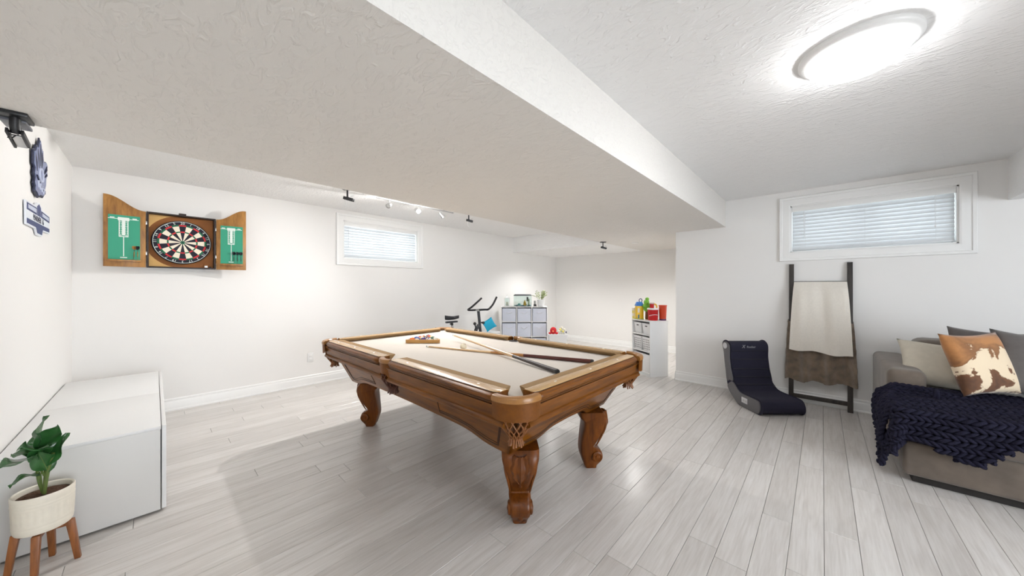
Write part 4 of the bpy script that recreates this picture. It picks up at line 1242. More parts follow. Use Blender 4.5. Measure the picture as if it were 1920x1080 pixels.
# ------------------------------------------------------------------ cube organiser with fabric bins and what stands on it
AZ = YAW - PI / 2
og = thing('cube_organiser', 'white cube organiser with grey fabric bins in the far corner', 'shelf unit', (5.047, 4.368, 0), AZ)
OW, OH, OD, PT = .93, .906, .30, .016
MB().bb(-OW / 2, OW / 2, 0, OD, OH - PT, OH).build('top_panel', WHITE, og, bevel=.001)
MB().bb(-OW / 2 + PT, OW / 2 - PT, 0, OD, 0, PT).build('bottom_panel', WHITE, og, bevel=.001)
for s in (-1, 1):
    MB().bb(s * OW / 2, s * (OW / 2 - PT), 0, OD, 0, OH - PT).build('side_panel', WHITE, og, bevel=.001)
MB().bb(-OW / 2 + PT, OW / 2 - PT, OD - .006, OD, PT, OH - PT).build('back_panel', WHITE, og)
cwid = (OW - 4 * PT) / 3; chei = (OH - 4 * PT) / 3
for k in (1, 2):
    z = k * (chei + PT)
    MB().bb(-OW / 2 + PT, OW / 2 - PT, 0, OD - .006, z, z + PT).build('shelf_board', WHITE, og, bevel=.001)
    x = -OW / 2 + k * (cwid + PT)
    MB().bb(x, x + PT, .0005, OD - .006, PT, OH - PT).build('divider', WHITE, og, bevel=.001)
RN = ['bottom', 'middle', 'top']; CN = ['nearest the exercise bike', 'in the centre column', 'nearest the play niche']
OM = T(5.047, 4.368, 0) @ RZ(AZ)
for r_ in range(3):
    for c_ in range(3):
        x0 = -OW / 2 + PT + c_ * (cwid + PT) + .010; x1 = x0 + cwid - .020
        z0 = PT + r_ * (chei + PT); z1 = z0 + chei - .022
        p = OM @ Vector(((x0 + x1) / 2, .006, z0 + .0005))
        w2, h2 = (x1 - x0) / 2, z1 - z0
        bn = thing('fabric_bin', 'grey fabric bin in the %s row of the cube organiser, %s' % (RN[r_], CN[c_]), 'storage bin', p, AZ, 'fabric bins in the cube organiser')
        m = MB()
        for (a0, a1, b0, b1) in ((-w2, w2, 0, .006), (-w2, w2, .264, .27), (-w2, -w2 + .005, .006, .264), (w2 - .005, w2, .006, .264)):
            m.bb(a0, a1, b0, b1, 0, h2)
        m.bb(-w2 + .005, w2 - .005, .006, .264, 0, .005)
        m.build('bin_body', GREYFAB, bn, bevel=.0015)
        sag = .018 + .016 * random.random(); sk = random.uniform(-.25, .25)
        hp = cro([(-.062, -.002, h2 * .70), (-.03, -.012, h2 * .70 - sag * .6), (sk * .03, -.015, h2 * .70 - sag), (.03, -.012, h2 * .70 - sag * .5), (.062, -.002, h2 * .70 + .004)], 5)
        MB().tube(hp, .008, 6, flat=.35).build('strap_handle', WHITE_PL, bn)
def on_org(x, y, z=OH): return OM @ Vector((x, y, z + .0004))
ln = thing('lantern', 'small white house shaped lantern on the cube organiser', 'lantern', on_org(-.345, .12), AZ)
MB().bb(-.06, .06, -.05, .05, 0, .012).build('base', WHITE, ln, bevel=.002)
for sx in (-1, 1):
    for sy in (-1, 1): MB().bb(sx * .056, sx * .040, sy * .046, sy * .034, .012, .165).build('post', WHITE, ln, bevel=.001)
MB().bb(-.062, .062, -.052, .052, .165, .180).build('cap', WHITE, ln, bevel=.002)
MB().lathe([(.045, .180), (.018, .205), (.010, .212)], 4, RZ(PI / 4)).build('roof', WHITE, ln, smooth=0)
MB().tube([(.018 * math.cos(a), 0, .222 + .016 * math.sin(a)) for a in [2 * PI * k / 12 for k in range(12)]], .002, 6, closed=True).build('ring_handle', WHITE, ln)
MB().lathe([(.02, .012), (.02, .085), (.001, .085)], 16).build('candle', CERAMIC, ln)
for sy in (-1, 1): MB().bb(-.040, .040, sy * .041, sy * .039, .012, .165).build('pane', GLASS, ln)

tk = thing('fish_tank', 'small glass fish tank with black lid on the cube organiser', 'fish tank', on_org(-.028, .15), AZ)
TW, TD, THh = .36, .20, .215
for nm, a in (('front_pane', (-TW / 2, TW / 2, -TD / 2, -TD / 2 + .004)), ('back_pane', (-TW / 2, TW / 2, TD / 2 - .004, TD / 2)), ('side_pane', (-TW / 2, -TW / 2 + .004, -TD / 2 + .004, TD / 2 - .004)), ('side_pane', (TW / 2 - .004, TW / 2, -TD / 2 + .004, TD / 2 - .004))):
    MB().bb(a[0], a[1], a[2], a[3], .004, THh).build(nm, GLASS, tk)
MB().bb(-TW / 2, TW / 2, -TD / 2, TD / 2, 0, .004).build('base_pane', GLASS, tk)
lid_r = []
for z, g in ((THh, .002), (THh + .008, .004), (THh + .030, -.018)):
    lid_r.append([(-TW / 2 - g, -TD / 2 - g, z), (TW / 2 + g, -TD / 2 - g, z), (TW / 2 + g, TD / 2 + g, z), (-TW / 2 - g, TD / 2 + g, z)])
MB().rings(lid_r).build('lid', plain('tank_lid', s2l(70, 74, 76), .35), tk, bevel=.002)
gv = MB()
gv.grid(lambda u, v: (-TW / 2 + .006 + (TW - .012) * u, -TD / 2 + .006 + (TD - .012) * v, .016 + .010 * math.sin(u * 9) * math.cos(v * 6)), 20, 8)
go = gv.build('gravel', flat('tank_gravel', 90, 130, 160, .8, noise=.5, nscale=120), tk); go['kind'] = 'stuff'
MB().lathe([(.030, .014), (.034, .03), (.026, .055), (.03, .07), (.018, .095), (.02, .105), (.004, .125)], 14, T(.045, -.01, 0)).build('castle_ornament', flat('tank_yellow', 216, 172, 70, .6), tk)
MB().lathe([(.038, .014), (.034, .04), (.02, .058), (.002, .062)], 14, T(-.07, .02, 0)).build('round_ornament', flat('tank_teal', 120, 176, 172, .6), tk)
for k in range(6):
    x = .11 + .006 * k
    MB().tube(cro([(x, .02 * math.sin(k * 2), .015), (x + .008 * math.sin(k), .02 * math.sin(k * 2), .07), (x - .01 + .02 * math.sin(k * 1.7), .02 * math.sin(k * 2), .15)], 4), .003, 5).build('tank_plant', flat('tank_green_%d' % k, 120, 150, 80, .6), tk)
MB().bb(.085, .12, .05, .085, .10, .19).build('filter', BLACK, tk, bevel=.004)
jr = thing('dark_jar', 'small black jar between the fish tank and the planter', 'jar', on_org(.222, .10), AZ)
MB().lathe([(.024, 0), (.028, .004), (.028, .040), (.022, .046)], 18).build('body', BLACK, jr)
MB().lathe([(.023, .046), (.023, .112), (.020, .116), (.001, .116)], 18).build('clear_top', plain('smoky_plastic', s2l(150, 150, 146), .3), jr)
pl = thing('white_planter', 'white planter with grey green sprigs on the cube organiser', 'plant', on_org(.345, .13), AZ)
MB().lathe([(.062, 0), (.068, .004), (.080, .135), (.080, .140), (.074, .140), (.072, .12), (.001, .12)], 28).build('pot', WHITE, pl)
rp = random.Random(5)
for k in range(16):
    a = rp.uniform(0, 2 * PI); r0 = rp.uniform(0, .04); l = rp.uniform(.08, .21); sp = rp.uniform(.03, .13)
    b = Vector((r0 * math.cos(a), r0 * math.sin(a), .12)); t_ = Vector((math.cos(a) * (r0 + sp), math.sin(a) * (r0 + sp), .12 + l))
    path = cro([b, (b + t_) / 2 + Vector((0, 0, .02)), t_], 4)
    st_ = MB().tube(path, .0022, 5).build('sprig', LEAF2, pl)
    for q in range(7):
        c = Vector(path[min(len(path) - 1, 2 + q)]); aa = rp.uniform(0, 6.28)
        lm_, _ = leaf(c, c + Vector((math.cos(aa) * .035, math.sin(aa) * .035, .018)), .016, .1, 0, n=4)
        lm_.build('leaf', LEAF2, st_, smooth=60)

tb = thing('toy_bin', 'low white toy bin beside the cube organiser', 'toy bin', (5.19, 3.668, 0), AZ)
m = MB()
m.rings([[(sx * w, sy * w * .75, z) for sx, sy in ((-1, -1), (1, -1), (1, 1), (-1, 1))] for w, z in ((.14, 0), (.17, .40), (.178, .41), (.178, .42), (.165, .42), (.135, .02))])
m.build('body', WHITE_PL, tb, bevel=.004)
rt = thing('red_plush_toy', 'rounded red plush toy sitting in the low white toy bin', 'toy', (5.19 - RGT.x * .075, 3.668 - RGT.y * .075, .02), AZ)
MB().bb(-.05, .05, -.06, .06, 0, .36).build('lower_body', flat('plush_red_d', 150, 30, 36, .9), rt, bevel=.03, seg=3)
RED = flat('plush_red', 196, 40, 46, .9, bumpy=.6, bscale=200)
MB().sphere((0, 0, .455), .062, 16, 12, (1, .9, 1.1)).build('head', RED, rt, smooth=80)
MB().sphere((-.012, -.055, .45), .016, 10, 8).build('nose', flat('plush_orange', 238, 150, 110, .8), rt)
for s in (-1, 1): MB().sphere((s * .06, -.01, .408), .03, 12, 8, (1.1, .8, .7)).build('paw', RED, rt)
yt = thing('yellow_toy_flowers', 'pale yellow toy flowers sticking out of the low white toy bin', 'toy', (5.19 + RGT.x * .075, 3.668 + RGT.y * .075, .02), AZ)
YEL = flat('toy_pale_yellow', 236, 224, 132, .7); 
for k in range(5):
    x, z = -.04 + .025 * k, .44 + .035 * ((k * 7) % 3)
    st_ = MB().tube([(x * .4, 0, .0), (x, 0, z)], .004, 6).build('stalk', STEMG, yt)
    MB().sphere((x, 0, z), .024, 10, 8, (1, .8, 1)).build('blossom', YEL if k % 2 else CERAMIC, st_)
MB().sphere((.09, -.02, .428), .016, 10, 8).build('button', flat('toy_navy', 40, 44, 80, .6), yt)

# ------------------------------------------------------------------ white toy shelf in front of the niche
SA = YAW + R(15)
SO = (4.823, 1.798)
SM = T(SO[0], SO[1], 0) @ RZ(SA)
tsf = thing('toy_shelf', 'white three tier toy shelf with baskets at the niche corner', 'shelf unit', (SO[0], SO[1], 0), SA)
SL, SD, SH = .43, .30, .807
MB().bb(0, .018, -SD, 0, 0, SH - .018).build('side_panel', WHITE, tsf, bevel=.001)
MB().bb(SL - .018, SL, -SD, 0, 0, SH - .018).build('side_panel', WHITE, tsf, bevel=.001)
MB().bb(-.002, SL + .002, -SD, .002, SH - .018, SH).build('top_panel', WHITE, tsf, bevel=.001)
MB().bb(.018, SL - .018, -SD, -SD + .006, 0, SH - .018).build('back_panel', WHITE, tsf)
for z in (.03, .345, .585): MB().bb(.018, SL - .018, -SD + .006, -.002, z, z + .016).build('shelf_board', WHITE, tsf, bevel=.001)
MB().bb(.018, SL - .018, -.02, -.006, 0, .03).build('kick_board', WHITE, tsf)
def basket(name, label, x0, x1, z0, z1, holes, slot):
    p = SM @ Vector(((x0 + x1) / 2, -.13, z0 + .0006))
    t = thing(name, label, 'basket', p, SA, 'baskets in the toy shelf')
    w2 = (x1 - x0) / 2; h = z1 - z0
    m = MB()
    def ring(k, z, g=0): return [(sx * (w2 * k - g), sy * (.115 * k - g), z) for sx, sy in ((-1, -1), (1, -1), (1, 1), (-1, 1))]
    m.rings([ring(.86, 0), ring(1, h), ring(1, h, .006), ring(.86, .006, .005)])
    m.build('body', WHITE_PL, t, bevel=.003)
    rm = MB(); rm.rings([ring(1.03, h - .010), ring(1.03, h + .001), ring(1, h + .001, .004), ring(1, h - .010, .004)], closed_path=True); rm.build('rim', WHITE_PL, t, bevel=.001)
    if slot: MB().bb(-.024, .024, .1105, .1125, h * .70, h * .80).build('hand_slot', flat('slot_grey_' + label[:6] + str(x0), 84, 80, 78), t, bevel=.0005)
    if holes:
        HC = flat('hole_grey_%.2f' % x0, 70, 68, 72)
        src = None
        for r_ in range(5):
            for c_ in range(5):
                z = h * (.14 + .165 * r_); k = .86 + .14 * z / h
                x = (-.8 + .4 * c_) * w2 * .86
                if src is None:
                    src = MB().bb(-.0042, .0042, -.0015, .0015, -.0085, .0085, RY(R(-20))).build('hole', HC, t); o = src
                else:
                    o = src.copy(); COL.objects.link(o); o.parent = t
                o.location = (x, .115 * k + .0006, z); o.rotation_euler = (R(-3), 0, 0)
    return t
hx = (SL - .036) / 2
for c_, pos in ((0, 'nearer the wall corner'), (1, 'nearer the pool table')):
    x0 = .018 + c_ * hx + .012
    basket('small_basket', 'small white handled basket on the top tier of the toy shelf, ' + pos, x0, x0 + hx - .024, .601, .760, False, True)
    basket('perforated_basket', 'white perforated basket on the middle tier of the toy shelf, ' + pos, x0, x0 + hx - .024, .361, .560, True, False)
basket('large_basket', 'large plain white basket on the lowest tier of the toy shelf', .040, SL - .040, .046, .310, False, False)
def on_shelf(i, j, z=SH): return SM @ Vector((i, -j, z + .0005))
TY_Y = flat('toy_yellow', 240, 196, 40, .4); TY_B = flat('toy_blue', 70, 130, 210, .4); TY_G = flat('toy_green', 126, 186, 66, .6, bumpy=.8, bscale=60, bdist=.02)
TY_R = flat('toy_red', 190, 26, 30, .35); TY_OR = flat('toy_orange_red', 200, 62, 24, .3, coat=.4); TY_N = flat('toy_dark_blue', 40, 50, 110, .4)
hs_ = thing('toy_house', 'yellow toy house with blue roof and ring handle on the toy shelf', 'toy', on_shelf(.335, .062), AZ)
MB().bb(-.050, .050, -.046, .046, .0, .205).build('walls', TY_Y, hs_, bevel=.006)
MB().rings([[(-.058, -.052, .200), (.058, -.052, .200), (.058, .052, .200), (-.058, .052, .200)], [(-.042, -.01, .262), (.042, -.01, .262), (.042, .01, .262), (-.042, .01, .262)]]).build('roof', TY_B, hs_, bevel=.004)
MB().tube([(.02 + .022 * math.cos(a), 0, .282 + .026 * math.sin(a)) for a in [2 * PI * k / 18 for k in range(18)]], .006, 8, closed=True).build('ring_handle', TY_N, hs_)
MB().bb(-.040, -.012, -.049, -.045, .10, .165).build('window', CERAMIC, hs_, bevel=.001)
MB().bb(-.040, -.014, -.049, -.045, .012, .07).build('door', flat('toy_grey_blue', 90, 120, 130), hs_, bevel=.001)
MB().bb(.056, -.056, -.052, .052, -.0, .012).build('base', flat('toy_lime', 176, 190, 50, .4), hs_, bevel=.003)
gt = thing('green_toy_tree', 'bumpy green toy tree on the toy shelf', 'toy', on_shelf(.238, .122), AZ)
MB().lathe([(.02, 0), (.024, .01), (.02, .12)], 12).build('trunk', flat('toy_brown', 120, 80, 40), gt)
for k, (x, z, r) in enumerate(((0, .16, .046), (-.024, .20, .038), (.022, .21, .040), (-.004, .26, .040), (.006, .305, .028))):
    MB().sphere((x, 0, z), r, 14, 10).build('leaf_ball', TY_G, gt, smooth=80)
rb = thing('red_tub', 'red plastic tub with white lid on the toy shelf', 'tub', on_shelf(.110, .130), AZ)
MB().lathe([(.064, 0), (.067, .004), (.075, .155), (.077, .160), (.001, .160)], 28).build('body', TY_R, rb)
MB().lathe([(.080, .156), (.080, .172), (.075, .178), (.001, .178)], 28).build('lid', WHITE_PL, rb)
MB().tube([(.077 * math.cos(a), -.077 * math.sin(a), .05 + .09 * math.sin(a) * .4) for a in [PI * (.15 + .7 * k / 12) for k in range(13)]], .004, 6).build('handle', WHITE_PL, rb)
rc = thing('red_cup', 'small red cup with pale lid standing on the red tub', 'cup', on_shelf(.125, .125, SH + .178), AZ)
MB().lathe([(.026, 0), (.028, .003), (.030, .062), (.001, .062)], 18).build('body', TY_R, rc)
MB().lathe([(.032, .060), (.032, .076), (.028, .080), (.001, .080)], 18).build('lid', flat('toy_pink_grey', 200, 184, 180), rc)
oj = thing('orange_bucket', 'orange red toy bucket at the wall end of the toy shelf', 'bucket', on_shelf(.050, .252), AZ)
MB().lathe([(.044, 0), (.046, .003), (.054, .205), (.058, .212), (.058, .222), (.050, .222), (.048, .2), (.001, .05)], 26).build('body', TY_OR, oj)
MB().lathe([(.047, .002), (.0475, .022)], 26, caps=False).build('base_band', flat('toy_purple', 70, 40, 90), oj)
yl = thing('yellow_toy_ring', 'pale yellow toy ring lying behind the red tub', 'toy', on_shelf(.225, .235), AZ)
MB().tube([(.045 * math.cos(a), 0, .19 + .04 * math.sin(a)) for a in [2 * PI * k / 18 for k in range(18)]], .014, 8, closed=True).build('ring', flat('toy_gold', 236, 196, 96, .5), yl)
MB().bb(-.05, .05, -.03, .03, 0, .16).build('stand', CERAMIC, yl, bevel=.006)
yc = thing('pale_yellow_stacker', 'pale yellow stacking cups at the pool table end of the toy shelf', 'toy', on_shelf(.408, .024), AZ)
for k in range(4): MB().lathe([(.016 + .0015 * k, .042 * k), (.020 + .0005 * k, .042 * k + .04), (.001, .042 * k + .04)], 16, T(-.012, 0, 0)).build('cup', (YEL, CERAMIC)[k % 2], yc)

# ------------------------------------------------------------------ rocker gaming chair
gc_c = FWD * 3.6 + RGT * 2.70
gch = thing('gaming_rocker_chair', 'dark navy floor rocker gaming chair with grey sides', 'chair', (gc_c.x, gc_c.y, 0), AZ)
CP = [(3.84, .662), (3.885, .664), (3.92, .642), (3.928, .605), (3.905, .54), (3.875, .36), (3.83, .165), (3.785, .102), (3.70, .038), (3.62, .004), (3.55, .0), (3.45, .0), (3.35, .010), (3.312, .05), (3.318, .11), (3.36, .145), (3.50, .147), (3.645, .158), (3.73, .22), (3.775, .37), (3.797, .50), (3.795, .58), (3.803, .632)]
cpl = [(d - 3.6, z) for d, z in cr(CP, 4)]
cpl = [(y, max(0.0, z)) for y, z in cpl]
def inset(poly, k):
    n = len(poly); out = []
    for i in range(n):
        a, b, c = Vector(poly[i - 1]), Vector(poly[i]), Vector(poly[(i + 1) % n])
        t = (c - a).normalized(); nn_ = Vector((-t.y, t.x))
        out.append(b - nn_ * k)
    return [tuple(p) for p in out]
def area(p): return sum(p[i - 1][0] * p[i][1] - p[i][0] * p[i - 1][1] for i in range(len(p))) / 2
sgn = 1 if area(cpl) < 0 else -1
HWc = .212
rr = []
for x, k in ((-HWc, .012), (-HWc + .004, .004), (-HWc + .014, 0), (HWc - .014, 0), (HWc - .004, .004), (HWc, .012)):
    rr.append([(x, y, max(z, 0)) for y, z in (inset(cpl, sgn * k * -1) if k else cpl)])
MB().rings(rr).build('seat_shell', NAVYFAB, gch, smooth=50)
sidepoly_low = [(y, z) for y, z in cr([(3.83, .165), (3.785, .102), (3.70, .040), (3.62, .008), (3.50, .004), (3.40, .006), (3.345, .020), (3.330, .07), (3.34, .125), (3.375, .139), (3.50, .141), (3.635, .150), (3.735, .222), (3.78, .215)], 4)]
sidepoly_up = [(y, z) for y, z in cr([(3.845, .655), (3.885, .657), (3.915, .638), (3.922, .605), (3.899, .54), (3.869, .36), (3.842, .222), (3.80, .235), (3.742, .245), (3.778, .37), (3.801, .50), (3.80, .58), (3.808, .630)], 4)]
for s in (-1, 1):
    for nm, pl_ in (('lower_side_panel', sidepoly_low), ('upper_side_panel', sidepoly_up)):
        pp = [(y - 3.6, z) for y, z in pl_]
        MB().prism(pp, s * HWc - s * .004, s * (HWc + .012), lambda a, b, t: (t, a, b)).build(nm, GREYVINYL, gch, bevel=.003)
    sp_ = MB().lathe([(.001, .0), (.033, 0), (.035, .006), (.030, .010), (.027, .007), (.001, .007)], 24, T(s * (HWc + .012), 3.866 - 3.6, .612) @ RY(s * PI / 2)).build('speaker_grille', plain('silver_grille_%d' % s, s2l(196, 196, 198), .4), gch)
    cpn = MB().bb(s * (HWc + .012), s * (HWc + .020), -.045 - .055, .040 - .055, -.028, .030, T(0, 0, .082)).build('control_panel', plain('silver_panel_%d' % s, s2l(200, 200, 202), .35, metal=.2), gch, bevel=.008)
    for k in range(2): MB().lathe([(.010, 0), (.010, .004), (.001, .005)], 12, T(s * (HWc + .020), -.115 + .035 * k + .03, .085) @ RY(s * PI / 2)).build('dial', STEEL, cpn)
for (y, z) in ((3.794, .565), (3.790, .47), (3.768, .365), (3.748, .28), (3.715, .205)):
    MB().tube([(-HWc + .014, y - 3.6 - .001, z), (HWc - .014, y - 3.6 - .001, z)], .004, 6).build('pleat_seam', BLACKVINYL, gch)
SILV = flat('logo_silver', 150, 150, 156, .4)
lx = text_mesh('logo_letter', 'X', .050, SILV, gch, T(-.066, 3.796 - 3.6 - .006, .612) @ RX(R(90)), .0012, shear=.2)
text_mesh('logo_lettering', 'Rocker', .034, SILV, gch, T(.022, 3.797 - 3.6 - .006, .608) @ RX(R(90)), .0012, shear=.15)['kind'] = 'stuff'

# ------------------------------------------------------------------ blanket ladder with throws
def lad_x(z): return 4.868 + .082 * z / 1.55
lad = thing('blanket_ladder', 'dark wooden blanket ladder leaning on the wall under the window', 'ladder', (4.87, .025, 0))
for y in (.257, -.210):
    m = MB(); rr = []
    for z in (0, 1.55):
        x = lad_x(z); rr.append([(x - .011, y - .021, z), (x + .011, y - .021, z), (x + .011, y + .021, z), (x - .011, y + .021, z)])
    m.rings(rr).build('rail', DARKWOOD, lad, world=True, bevel=.002)
for z in (.085, .50, .90, 1.33):
    x = lad_x(z)
    MB().bb(x - .009, x + .009, -.190, .237, z - .022, z + .022).build('rung', DARKWOOD, lad, world=True, bevel=.002)
def draped(name, label, mat, zr, y0t, y1t, y0b, y1b, zf0, zf1, zb, off, amp, nf, thick, cat='throw', shag=0):
    t_x = lad_x(zr)
    nu, nv = 46, 60
    Lf = zr - (zf0 + zf1) / 2; Lb = zr - zb; tot = Lf + Lb
    rn = random.Random(sum(map(ord, name)))
    ph = rn.uniform(0, 6)
    def f(u, v):
        s = v * tot
        zb_u = zf0 + (zf1 - zf0) * u + amp * .9 * math.sin(u * nf * 2 * PI + ph + 1.2)
        if s < Lb:
            q = 1 - s / Lb; z = zb + (zr - zb) * (s / Lb); side_ = 1
        else:
            q = (s - Lb) / Lf; z = zr - (zr - zb_u) * q; side_ = -1
        k = min(1, q)
        ya = y0t + (y0b - y0t) * k ** .7; yb = y1t + (y1b - y1t) * k ** .7
        y = ya + (yb - ya) * u
        near = 1 - math.exp(-q * 9)
        base = .012 + off * near
        w = amp * near * (math.sin(u * nf * 2 * PI + ph) + .4 * math.sin(u * nf * 4.3 * PI + ph * 2 + z * 3))
        x = lad_x(z) + (side_ * (base) if side_ < 0 else min(base, .010 + .004 * near)) + (w * (1 if side_ < 0 else .12))
        zz = z + (.022 + .012) * math.exp(-q * 40)
        if shag: 
            x += shag * (rn.random() - .5); zz += shag * (rn.random() - .5)
        return (x, y, zz)
    m = MB(); m.grid(f, nu, nv)
    o = m.build(name, mat, None, thick=thick, smooth=70)
    return tag(o, label, cat)
draped('white_throw', 'cream ribbed throw blanket folded over the top rung of the ladder', THROW, 1.335, .232, -.186, .272, -.228, .605, .575, .70, .074, .011, 1.7, .008)
draped('fur_throw', 'brown faux fur throw hanging from the ladder below the cream one', FUR, .905, .285, -.235, .305, -.262, .255, .275, .30, .028, .016, 2.7, .012, shag=.007)

# ------------------------------------------------------------------ sofa, cushions and knitted throw
sf = thing('sectional_sofa', 'taupe suede sofa with low arm along the window wall', 'sofa', (4.2, -1.4, 0))
XF, YA = 3.365, -.385
def rbox(nm, x0, x1, y0, y1, z0, z1, mat=SOFA, bv=.04, parent=None):
    return MB().bb(x0, x1, y0, y1, z0, z1).build(nm, mat, parent or sf, world=True, bevel=bv, seg=4, smooth=60)
rbox('plinth', XF + .06, 4.90, -2.78, YA - .05, 0, .055, SOFA_D, .004)
rbox('base', XF + .012, 4.93, -2.82, YA - .004, .05, .275, bv=.025)
rbox('seat_cushion', XF, 4.62, -1.50, YA - .002, .272, .470, bv=.045)
rbox('seat_cushion', XF, 4.62, -2.60, -1.505, .272, .470, bv=.045)
rbox('armrest', 3.895, 4.93, -.570, -.368, .045, .655, bv=.045)
rbox('armrest', 3.895, 4.93, -2.84, -2.64, .045, .655, bv=.045)
rbox('back_frame', 4.66, 4.945, -2.64, -.572, .05, .70, bv=.05)
bc = rbox('back_cushion', 4.46, 4.78, -1.60, -.574, .46, .838, bv=.085)
rbox('back_cushion', 4.46, 4.78, -2.62, -1.605, .46, .838, bv=.085)

def cushion(name, label, mat, w, h, t, loc, tilt, yaw, roll=0, pinch=.10):
    o = weld_build(pillow(w, h, t, pinch=pinch), name, mat)
    # local y up, local z = facing; face towards the camera side (-x)
    o.matrix_basis = T(*loc) @ RZ(yaw) @ RY(-tilt) @ RX(R(90)) @ RZ(roll) if False else T(*loc) @ RZ(R(-90) + yaw) @ RX(R(90) - tilt) @ RZ(roll)
    return tag(o, label, 'cushion', 'sofa cushions')
def cow_mat():
    m, nt, b = nodes_of('cowhide')
    setp(b, rough=.75, sheen=.3)
    t, _ = tex(nt, 'ShaderNodeTexNoise', Scale=5.2, Detail=3, Distortion=.8)
    t2, mp = tex(nt, 'ShaderNodeTexNoise', Scale=60, Detail=3)
    sx = nt.nodes.new('ShaderNodeSeparateXYZ'); tcn = nt.nodes.new('ShaderNodeTexCoord'); nt.links.new(tcn.outputs['Object'], sx.inputs[0])
    ad = nt.nodes.new('ShaderNodeMath'); ad.operation = 'MULTIPLY_ADD'; ad.inputs[1].default_value = 1.1
    nt.links.new(sx.outputs[1], ad.inputs[0]); nt.links.new(t.outputs[0], ad.inputs[2])
    ad2 = nt.nodes.new('ShaderNodeMath'); ad2.operation = 'MULTIPLY_ADD'; ad2.inputs[1].default_value = .10
    nt.links.new(t2.outputs[0], ad2.inputs[0]); nt.links.new(ad.outputs[0], ad2.inputs[2])
    c = ramp(nt, ad2.outputs[0], [(.30, s2l(84, 50, 24)), (.40, s2l(110, 68, 34)), (.42, s2l(226, 206, 176)), (.60, s2l(226, 206, 176)), (.62, s2l(128, 84, 46)), (.80, s2l(176, 120, 68))])
    nt.links.new(c, b.inputs[0])
    return m
COW = cow_mat()
cushion('sofa_cushion', 'cream cushion lying against the sofa arm', CREAM_FAB, .46, .40, .14, (4.22, -.685, .665), R(36), R(12), R(-8))
cushion('sofa_cushion', 'brown and white cowhide cushion standing on the sofa', COW, .40, .44, .12, (3.98, -.815, .745), R(18), R(40), R(2))
cushion('sofa_cushion', 'dark grey cushion tucked behind the cowhide cushion', GREY_FAB, .42, .46, .12, (4.30, -.93, .74), R(16), R(4), R(-4))
cushion('sofa_cushion', 'plain grey cushion in front at the edge of the picture', GREY_FAB, .52, .46, .15, (4.12, -1.13, .735), R(20), R(4), R(-8))

# chunky knitted throw: rope-like rows of yarn laid over the front corner of the seat
ZT = .478
YL = YA - .002
def hem_front(y):
    pts_ = [(-1.9, .10), (-1.25, .06), (-1.0, .05), (-.90, .08), (-.80, .16), (-.67, .31), (-.58, .27), (-.50, .235), (-.42, .23), (-.36, .25), (-.2, .2)]
    for (a, b), (c, d) in zip(pts_, pts_[1:]):
        if y <= c: return b + (d - b) * (y - a) / (c - a)
    return .2
def hem_left(x):
    pts_ = [(3.2, .455), (3.44, .455), (3.50, .37), (3.60, .27), (3.75, .20), (3.89, .14)]
    for (a, b), (c, d) in zip(pts_, pts_[1:]):
        if x <= c: return b + (d - b) * (x - a) / (c - a)
    return .06
def throw_surf(x, y):
    """x,y are flat cloth coordinates; folds the part beyond the seat edges downwards"""
    ex_ = max(0, XF - x); ey_ = max(0, y - YL)
    e = math.hypot(ex_, ey_)
    px, py = max(x, XF), min(y, YL)
    r_ = .05
    z = ZT + .012 * math.sin(x * 17 + y * 5) * (1 if e == 0 else 0) + .012
    if e > 0:
        if e < r_ * 1.57:
            a = e / r_; out = r_ * math.sin(a) * .55; z = ZT + .012 - r_ * (1 - math.cos(a))
        else:
            out = r_ * .55; z = ZT + .012 - r_ - (e - r_ * 1.57)
        out += .022 + .012 * math.sin((x + y) * 22) + (.03 * min(1, ey_ / .12) if ex_ == 0 else 0)
        px -= out * ex_ / e; py += out * ey_ / e
    # gathered ridge beside the arm
    if e == 0: z += .035 * math.exp(-((x - 3.86) / .10) ** 2) * (1 if y > -.72 else max(0, 1 + (y + .72) * 5))
    return Vector((px, py, max(z, .012)))
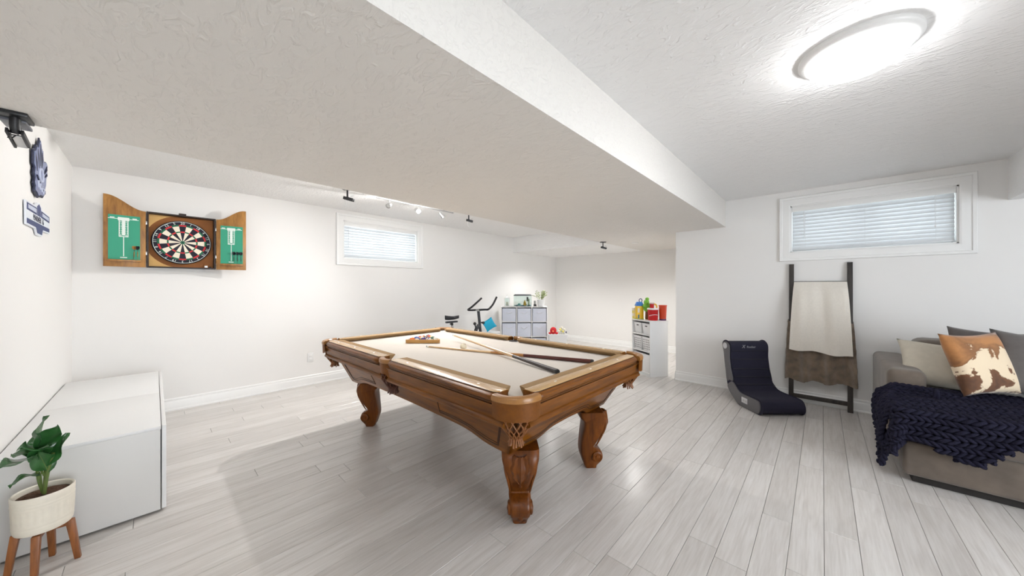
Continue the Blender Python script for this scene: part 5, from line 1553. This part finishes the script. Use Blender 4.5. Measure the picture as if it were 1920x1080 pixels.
kt = thing('knit_throw', 'chunky navy knitted throw spilling over the corner of the sofa seat', 'throw', (XF, -.6, ZT))
m = MB()
pitch = .034
xx = XF - .34
ri = 0
while xx < 4.16:
    runs = []; cur = []
    ny = 200
    for k in range(ny + 1):
        y = -1.62 + (YL + .46 + 1.62) * k / ny
        ok = xx >= XF or hem_front(min(y, YL)) > XF - xx
        if y > YL:
            ok = ok and hem_left(max(xx, 3.3)) > y - YL and (xx >= XF or math.hypot(XF - xx, y - YL) < .34)
        ok = ok and xx <= (3.885 if y > -.62 else 4.14)
        if ok: cur.append(y)
        elif cur: runs.append(cur); cur = []
    if cur: runs.append(cur)
    for run in runs:
        if len(run) < 5: continue
        for ph in (0, PI):
            path = []
            for y in run:
                wob = .008 * math.sin(y * 7 + xx * 3)
                base = throw_surf(xx + wob, y)
                q = throw_surf(xx + wob + .004, y) - base; side_ = throw_surf(xx + wob, y + .004) - base
                if q.length < 1e-6: q = Vector((1, 0, 0))
                if side_.length < 1e-6: side_ = Vector((0, 1, 0))
                nr = q.cross(side_); nr.normalize()
                if nr.length < .5: nr = Vector((0, 0, 1))
                q.normalize()
                w = 2 * PI * (y / .066) * (1 if ri % 2 else -1) + ph
                path.append(base + q * math.cos(w) * .0098 + nr * (math.sin(w) * .008 + .006))
            m.tube(path, .0110, 6)
    xx += pitch; ri += 1
ko = m.build('yarn_rows', NAVY_YARN, kt, world=True, smooth=80)
ko['kind'] = 'stuff'
# underlay so no seat shows between the rows
u_ = MB()
def und(u, v):
    y = -1.62 + (YL + 1.62) * u
    x0 = XF - hem_front(y) + .01; x1 = 3.885 if y > -.62 else 4.13
    p = throw_surf(x0 + (x1 - x0) * v, y); return p - Vector((-.004, 0, .004))
u_.grid(und, 60, 40)
u_.build('underside', NAVY_YARN, kt, world=True, smooth=70)
lp = MB().tube([(3.74 + .030 * math.cos(a), -.585, ZT + .050 + .034 * math.sin(a)) for a in [2 * PI * k / 16 for k in range(16)]], .012, 8, closed=True)
lp.build('loose_loop', NAVY_YARN, kt, world=True)
